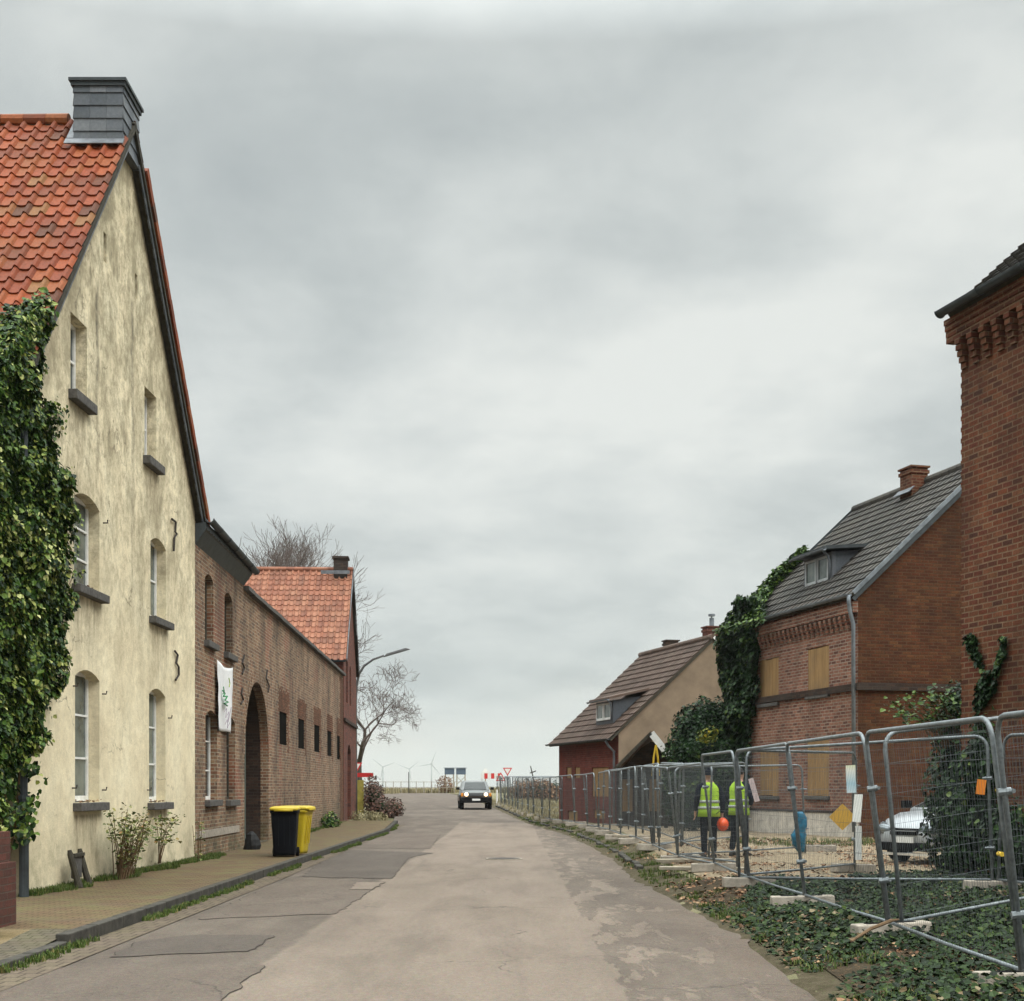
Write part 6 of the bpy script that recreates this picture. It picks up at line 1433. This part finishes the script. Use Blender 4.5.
# tilted mast
t = thing('tilted_mast', 'thin tilted mast with cross arms above the far fence', 'mast', at(536, 790, 180)); a, b = at(536, 790, 180), at(530.5, 766, 180)
MB().tube([a, b], [.12, .07], 6).tube([at(530, 773, 180), at(536, 771, 180)], .08, 5).tube([at(531, 778, 180), at(537, 777, 180)], .08, 5).build('mast', m_iron, t)
m_turb = simple('pale_grey_turbine', (.30, .32, .33), .6, .05, .01, .2, 0, 0)
def turbine(px, top, D, label, ang):
    c = at(px, top, D); t = thing('wind_turbine', label, 'wind turbine', (c.x, D, 0)); m = m_turb; s = D / 1400
    MB().tube([Vector((c.x, D, 0)), c], [1.1 * s * .8, .5 * s * .8], 8).build('tower', m, t, True); MB().box(c + Vector((0, -1.5, .3)), (3 * s * .6, 5 * s, 2.2 * s * .5)).build('nacelle', m, t)
    for k in range(3):
        a = ang + k * 2.094; d_ = Vector((math.sin(a), 0, math.cos(a))); Lb = 13.5 * s
        MB().tube([c + Vector((0, -5 * s * .5, 0)), c + d_ * Lb * .3 + Vector((0, -5 * s * .5, 0)), c + d_ * Lb + Vector((0, -5 * s * .5, 0))], [.45 * s, .55 * s, .12 * s], 6).build('blade', m, t, True)
turbine(431.5, 764, 3000, 'wind turbine in front of the pale sky left of the stilted tanks', .35); turbine(409.5, 769, 3400, 'fainter wind turbine left of the tallest one', .9); turbine(383, 767, 3300, 'leftmost faint wind turbine near the bare tree', 1.2)
# post-and-wire railing at the crest
rl = thing('railing', 'thin pale railing along the far side of the junction', 'fence', (at(355, 790, 150).x, 150, 1.05)); zr = 1.05
xa_, xb_ = at(340, 790, 150).x, at(462, 790, 150).x; n = 16
for i in range(n + 1): x = xa_ + (xb_ - xa_) * i / n; MB().tube([Vector((x, 150, zr - .1)), Vector((x, 150, zr + 1.25 + (1.0 if i == 9 else 0)))], .045, 6).build('post', m_conc if i != 9 else m_iron, rl)
for z in (.6, 1.2): MB().tube([Vector((xa_, 150, zr + z)), Vector((xb_, 150, zr + z))], .025, 5).build('rail', m_conc, rl)
# red-leaved shrubs beyond the crest and dark low sheds by the far fence
bush('bush', 'reddish bare bush beneath the left stilted tank', 'bush', (at(444, 788, 150).x, 151, 1.05), [((0, 0, .9), (.9, .8, .9))], 900, .12, m_litter, None, 0)
for px, dd, l, w_ in ((549, 118, 'dark scrub behind the far fence left of the tan gable house', 2.2), (540, 105, 'low brown scrub at the far end of the road fence', 1.4), (524, 112, 'pale dry scrub left of the tilted mast', 1.2)):
    bush('scrub', l, 'bush', (at(px, 790, dd).x, dd, .6), [((0, 0, .7), (w_, 1.0, .9)), ((w_ * .6, 0, .5), (w_ * .6, .8, .6))], 2600, .13, m_litter if 'brown' in l or 'pale' in l else m_leaf_dark, None, .6)
# garden shrubs at the end of the farmhouse
bush('shrub', 'reddish twiggy shrubs spilling over the pavement end', 'shrub', (-6.2, 67, .2), [((0, 0, .45), (.55, 1.2, .5)), ((-.5, 1.2, .8), (.5, .9, .9)), ((.3, 2.6, .4), (.5, 1.2, .5)), ((-.8, 3.4, 1.0), (.5, .9, 1.0))], 3800, .085, leaf_mat('russet_leaf', [(0, (.05, .035, .025)), (.5, (.11, .06, .045)), (.9, (.20, .10, .075)), (1, (.30, .18, .13))]), None, .6)
bush('ground_bush', 'low pale rubbly planting at the foot of the farmhouse corner', 'shrub', (-6.6, 62.5, .1), [((0, 0, .2), (.6, 1.2, .3)), ((.5, 1.2, .15), (.4, 1.5, .25))], 1500, .07, m_drygrass, None, 0)
bush('weed_clump', 'dark green weed clump at the foot of the long wall, behind the bins', 'plant', (-6.75, 52, KZ), [((0, 0, .2), (.3, 1.2, .38))], 700, .07, m_leaf_ivy, None, .5)
# bare trees
tree('bare_tree', 'wide bare tree to the right of the farmhouse with drooping branches', (-9.2, 84, .4), 12.6, 1.5, 11, 8, .26, (.06, 0), None, .21, .018)
tr_ = [(272, 92, 14.6, 5), (288, 96, 14.8, 21), (246, 90, 13.8, 9), (300, 100, 13.6, 33)]
for i, (px, dd, h_, sd) in enumerate(tr_):
    tree('bare_tree', ['second bare treetop above the farmhouse roof, densest', 'third bare treetop above the farmhouse roof', 'leftmost bare treetop beside the gutter end', 'rightmost small bare treetop above the farmhouse ridge'][i], (at(px, 788, dd).x, dd, 0), h_, .8, sd, 8, .26, (0, 0), 'bare trees behind the farmhouse', .36, .018)

# ================================================================== GROUND COVER
gc = MB()
def cover(n, y0, y1, fx0, fx1, size, thr, lim=None, zofs=0):
    k = 0
    while k < n:
        y = y0 + (y1 - y0) * R() ** .8; a, b = fx0(y), fx1(y); x = U_(a, b); q = noise.fractal(Vector((x * .55, y * .45, 7)), 1.0, 2.0, 4); e = min(1, (x - a) / .8)
        k += 1
        if q < thr + (1 - e) * .28: continue
        leaf(gc, Vector((x, y, gz(x, y) + U_(.0, .16) * (.5 + max(0, q)) * e + zofs)), Vector((0, -.25, 1)), size, min(.999, max(0, R() ** 1.2 * (.85 + .4 * q))))
cover(80000, 7, 21.8, lambda y: er(y) + .1, lambda y: 8.2, .047, -.34)
cover(14000, 8, 17, lambda y: er(y) + .25, lambda y: 7.5, .05, -.05, None, .05)
tag(gc.build('ground_ivy', m_leaf_ground, None, uv=False), 'dark green ivy and weeds covering the bank inside the fence', 'ground cover', kind='stuff')
lt_ = MB()
for _ in range(11000):
    y = U_(8, 34); x = U_(er(y) + .1, 9.5 if y > 21 else 7.5)
    if noise.noise(Vector((x * .6, y * .6, 31))) < -.05 - (.3 if 19 < y < 23 else 0): continue
    leaf(lt_, Vector((x, y, gz(x, y) + .03)), Vector((0, 0, 1.5)), .06, R())
tag(lt_.build('leaf_litter', m_litter, None, uv=False), 'brown dead leaves scattered on the bank and gravel', 'leaf litter', kind='stuff')
gr = MB()
def tuft(x, y, z, h, n, sp=.07): blades(gr, Vector((x, y, z)), h, n, sp, .006)
for _ in range(620):                         # foot of the left walls
    y = 19 + 11.5 * R() ** .9; q = noise.noise(Vector((y * .8, 0, 3)))
    w_ = .15 + .35 * max(0, q + .35); 
    if q < -.35: continue
    x = wall_x(y) + U_(.02, w_); tuft(x, y, KZ, .05 + .06 * R(), 22)
for _ in range(200): y = U_(44, 59); tuft(wall_x(y) + U_(.02, .3), y, KZ, .10, 12)
for _ in range(900):                         # between kerb and gutter
    y = U_(12, 58); q = noise.noise(Vector((y * .35, 0, 13)))
    if q < -.12: continue
    x = -4.42 + U_(0, .10 + .22 * max(0, q)); tuft(x - max(0, y - 50) * .05, y, road_z(y) + .01, .035 + .05 * R(), 16, .05)
for _ in range(900):                         # right verge
    y = 8 + 60 * R() ** 1.2; q = noise.noise(Vector((y * .5, 0, 23)))
    if q < -.1: continue
    x = er(y) + U_(.15, .8); tuft(x, y, gz(x, y), .05 + .06 * R(), 18, .08)
for _ in range(120): y = U_(31.5, 34); x = U_(5.2, 9); tuft(x, y, gz(x, y), .10, 20, .15)
tag(gr.build('grass', m_grass, None, uv=False), 'short green grass tufts along walls, kerb and verge', 'grass', kind='stuff')
gr = MB()
for _ in range(2600):
    y = U_(142, 165); x = U_(at(335, 790, 150).x, at(540, 790, 150).x)
    if x > -12 and y < 150: continue
    blades(gr, Vector((x, y, ground_z(x, y) + (0 if y > 150 else .05))), .75, 4, .3, .03)
for _ in range(1500):
    y = U_(60, 100); x = er(y) + U_(.5, 5); blades(gr, Vector((x, y, gz(x, y))), .35, 5, .2, .012)
for _ in range(500):
    y = U_(88, 100); x = U_(el(y) - 1.0, el(y) + .6) + U_(0, 1.5); blades(gr, Vector((x, y, ground_z(x, y) + .06)), .2, 4, .2, .015)
tag(gr.build('dry_grass', m_drygrass, None, uv=False), 'dry pale grass along the crest beyond the junction', 'grass', kind='stuff')
# rubble kerb stones and planks on the right verge
mb = MB(); y = 18.0
while y < 86:
    L = U_(.5, 1.1)
    if R() < .8 and y > 26: x = er(y) + .30; s = Vector((er(y + .5) - er(y), .5, 0)).normalized(); mb.box((x + U_(-.05, .05), y, road_z(y) + .035), (.13, L, .13), (Vector((s.y, -s.x, 0)), s, Zv))
    y += L + U_(.02, .4)
tag(mb.build('kerb', m_kerb, None, bevel=.02), kind='structure')
for i, (x, y, rz, l) in enumerate(((3.2, 27.2, .1, 'bleached plank lying by the fence before the workers'), (2.9, 36.0, .5, 'weathered plank on the verge beyond the workers'), (2.95, 24.2, -.05, 'broken timber lying beside the road-side fence'))):
    o = MB().box((0, 0, .05), (1.5, .22, .06)).build('plank', m_wood_bleach, None, bevel=.01); o.location = (x + .35, y, gz(x + .35, y)); o.rotation_euler = (0, U_(-.03, .03), rz); tag(o, l, 'plank')
o = MB().tube([Vector((3.05, 12.6, .22)), Vector((3.3, 12.9, .30)), Vector((3.55, 13.1, .36)), Vector((3.7, 13.4, .34))], [.012, .016, .018, .01], 6).build('fallen_branch', m_stem, None); tag(o, 'thin fallen branch on the ivy near the first concrete foot', 'branch')
# drain cover
ds = thing('manhole_cover', 'round iron manhole cover in the middle of the road', 'manhole cover', (-.18, 31.5, .01)); rg = [[Vector((-.18 + r * math.cos(t), 31.5 + r * math.sin(t), z)) for t in [6.283 * k / 28 for k in range(28)]] for r, z in ((.36, .0), (.35, .022), (.01, .022))]
MB().loft(rg, cap=False).build('lid', m_iron, ds, uv=False); MB().loft([[Vector((-.18 + r * math.cos(t), 31.5 + r * math.sin(t), z)) for t in [6.283 * k / 28 for k in range(28)]] for r, z in ((.42, .0), (.42, .019), (.37, .019))], cap=False).build('rim', m_conc, ds, uv=False)

# ================================================================== HAZE
hz = MB(); a_, b_, c_, d_, e_, f_ = -3200, 3200, -40, 5900, -.9, 130
hz.box(((a_ + b_) / 2, (c_ + d_) / 2, (e_ + f_) / 2), (b_ - a_, d_ - c_, f_ - e_))
hm_ = bpy.data.materials.new('haze_air'); hm_.use_nodes = True; nt = hm_.node_tree; nt.nodes.remove(nt.nodes['Principled BSDF']); pv = nt.nodes.new('ShaderNodeVolumePrincipled')
pv.inputs['Color'].default_value = (.66, .69, .71, 1); pv.inputs['Density'].default_value = .00018; pv.inputs['Anisotropy'].default_value = .2
nt.links.new(pv.outputs[0], nt.nodes['Material Output'].inputs['Volume'])
HAZE = tag(hz.build('haze', hm_, None, uv=False), 'thin pale air over the distance', 'haze', kind='stuff')

# ================================================================== SKY, SUN, CAMERA
SUN_EL, SUN_AZ = math.radians(42), math.radians(128)      # azimuth clockwise from +Y: behind the camera, to the right
w = bpy.data.worlds.new('World'); scene.world = w; w.use_nodes = True; nt = w.node_tree; bg = nt.nodes['Background']
def N(t, **k):
    n = nt.nodes.new(t)
    for a, v in k.items(): setattr(n, a, v)
    return n
def S(i, v):
    if isinstance(v, bpy.types.NodeSocket): nt.links.new(v, i)
    else: i.default_value = v
def MA(op, a, b=0.0, clamp=False):
    n = N('ShaderNodeMath', operation=op, use_clamp=clamp); S(n.inputs[0], a); S(n.inputs[1], b); return n.outputs[0]
def RA(f, st):
    n = N('ShaderNodeValToRGB'); S(n.inputs[0], f)
    while len(n.color_ramp.elements) < len(st): n.color_ramp.elements.new(.5)
    for e, (p, c) in zip(n.color_ramp.elements, st): e.position = p; c = (c,) * 3 if isinstance(c, (int, float)) else c; e.color = (*c, 1)
    return n.outputs[0]
def MX(f, a, b, m='MIX'):
    n = N('ShaderNodeMix', data_type='RGBA', blend_type=m); S(n.inputs[0], f); S(n.inputs[6], a if not isinstance(a, tuple) else (*a, 1)); S(n.inputs[7], b if not isinstance(b, tuple) else (*b, 1)); return n.outputs[2]
sky = N('ShaderNodeTexSky', sky_type='NISHITA'); sky.sun_disc = False; sky.sun_elevation = SUN_EL; sky.sun_rotation = SUN_AZ
tc = N('ShaderNodeTexCoord').outputs['Generated']; sp = N('ShaderNodeSeparateXYZ'); S(sp.inputs[0], tc); X_, Y_, Z_ = sp.outputs
zc = MA('ADD', MA('MAXIMUM', Z_, 0.0), .24); cb = N('ShaderNodeCombineXYZ'); S(cb.inputs[0], MA('DIVIDE', X_, zc)); S(cb.inputs[1], MA('DIVIDE', Y_, zc))
def NO(v, sc, det, ro, dist=0, loc=(0, 0, 0), scl=(1, 1, 1)):
    m = N('ShaderNodeMapping'); S(m.inputs[0], v); m.inputs['Location'].default_value = loc; m.inputs['Scale'].default_value = scl
    n = N('ShaderNodeTexNoise'); S(n.inputs['Vector'], m.outputs[0]); n.inputs['Scale'].default_value = sc; n.inputs['Detail'].default_value = det; n.inputs['Roughness'].default_value = ro; n.inputs['Distortion'].default_value = dist; return n.outputs[0]
big = NO(cb.outputs[0], .8, 4, .5, .2, (CLX, CLY, 0), (1, .9, 1)); med = NO(cb.outputs[0], 1.6, 6, .55, .2, (3.1, 1.7, 0), (1, .9, 1)); fin_ = NO(cb.outputs[0], 3.2, 7, .58, .15, (5, 9, 0), (1, 1, 1)); v = MA('ADD', MA('ADD', MA('MULTIPLY', big, .44), MA('MULTIPLY', med, .36)), MA('MULTIPLY', fin_, .20))
cloud = RA(v, [(.38, (.36, .395, .40)), (.45, (.46, .495, .49)), (.515, (.58, .61, .595)), (.585, (.71, .73, .70))])
hor = RA(Z_, [(0.0, .9), (.04, .6), (.09, .12), (.16, 0)])
hc2 = RA(NO(cb.outputs[0], .9, 4, .55, .3, (8, 2, 0), (.6, .6, 1)), [(.40, (.40, .455, .48)), (.47, (.52, .55, .55)), (.53, (.66, .64, .60)), (.60, (.78, .72, .65))])
col = MX(MA('MULTIPLY', hor, .9), cloud, hc2)
zen = RA(Z_, [(0, 1.0), (.46, 1.06), (.62, 1.9), (1, 2.6)]); S(zen.node.inputs[0], Z_)
# ramp output is clamped to 1, so brighten overhead with maths instead
zb = MA('ADD', 1.0, MA('MULTIPLY', MA('MULTIPLY', MA('SUBTRACT', Z_, .47), 1.9, True), ZEN))
vm = N('ShaderNodeVectorMath', operation='SCALE'); S(vm.inputs[0], col); S(vm.inputs['Scale'], MA('MULTIPLY', zb, SKYK / .1))
fin = MX(.06, vm.outputs[0], sky.outputs[0]); S(bg.inputs[0], fin); bg.inputs[1].default_value = .1
nt.nodes.remove(zen.node)
L = bpy.data.lights.new('sun', 'SUN'); L.energy = SUNE; L.angle = math.radians(22); L.color = (1, .95, .87); lo = bpy.data.objects.new('sun', L); C.objects.link(lo)
dv = Vector((math.sin(SUN_AZ) * math.cos(SUN_EL), math.cos(SUN_AZ) * math.cos(SUN_EL), math.sin(SUN_EL))); lo.rotation_euler = dv.to_track_quat('Z', 'Y').to_euler(); lo.location = (20, -20, 40)
cam = bpy.data.cameras.new('camera'); co = bpy.data.objects.new('camera', cam); C.objects.link(co); co.location = (0, 0, CAMZ); co.rotation_euler = (math.pi / 2, 0, 0)
cam.lens = 36 * F / 1024; cam.sensor_width = 36; cam.sensor_fit = 'HORIZONTAL'; cam.shift_y = (HY - 500.5) / 1024; cam.clip_end = 20000; cam.clip_start = .1
scene.camera = co; vs = scene.view_settings; vs.view_transform = 'Standard'; vs.look = 'None'; vs.gamma = 1; vs.exposure = EXPO
scene.cycles.volume_bounces = 1
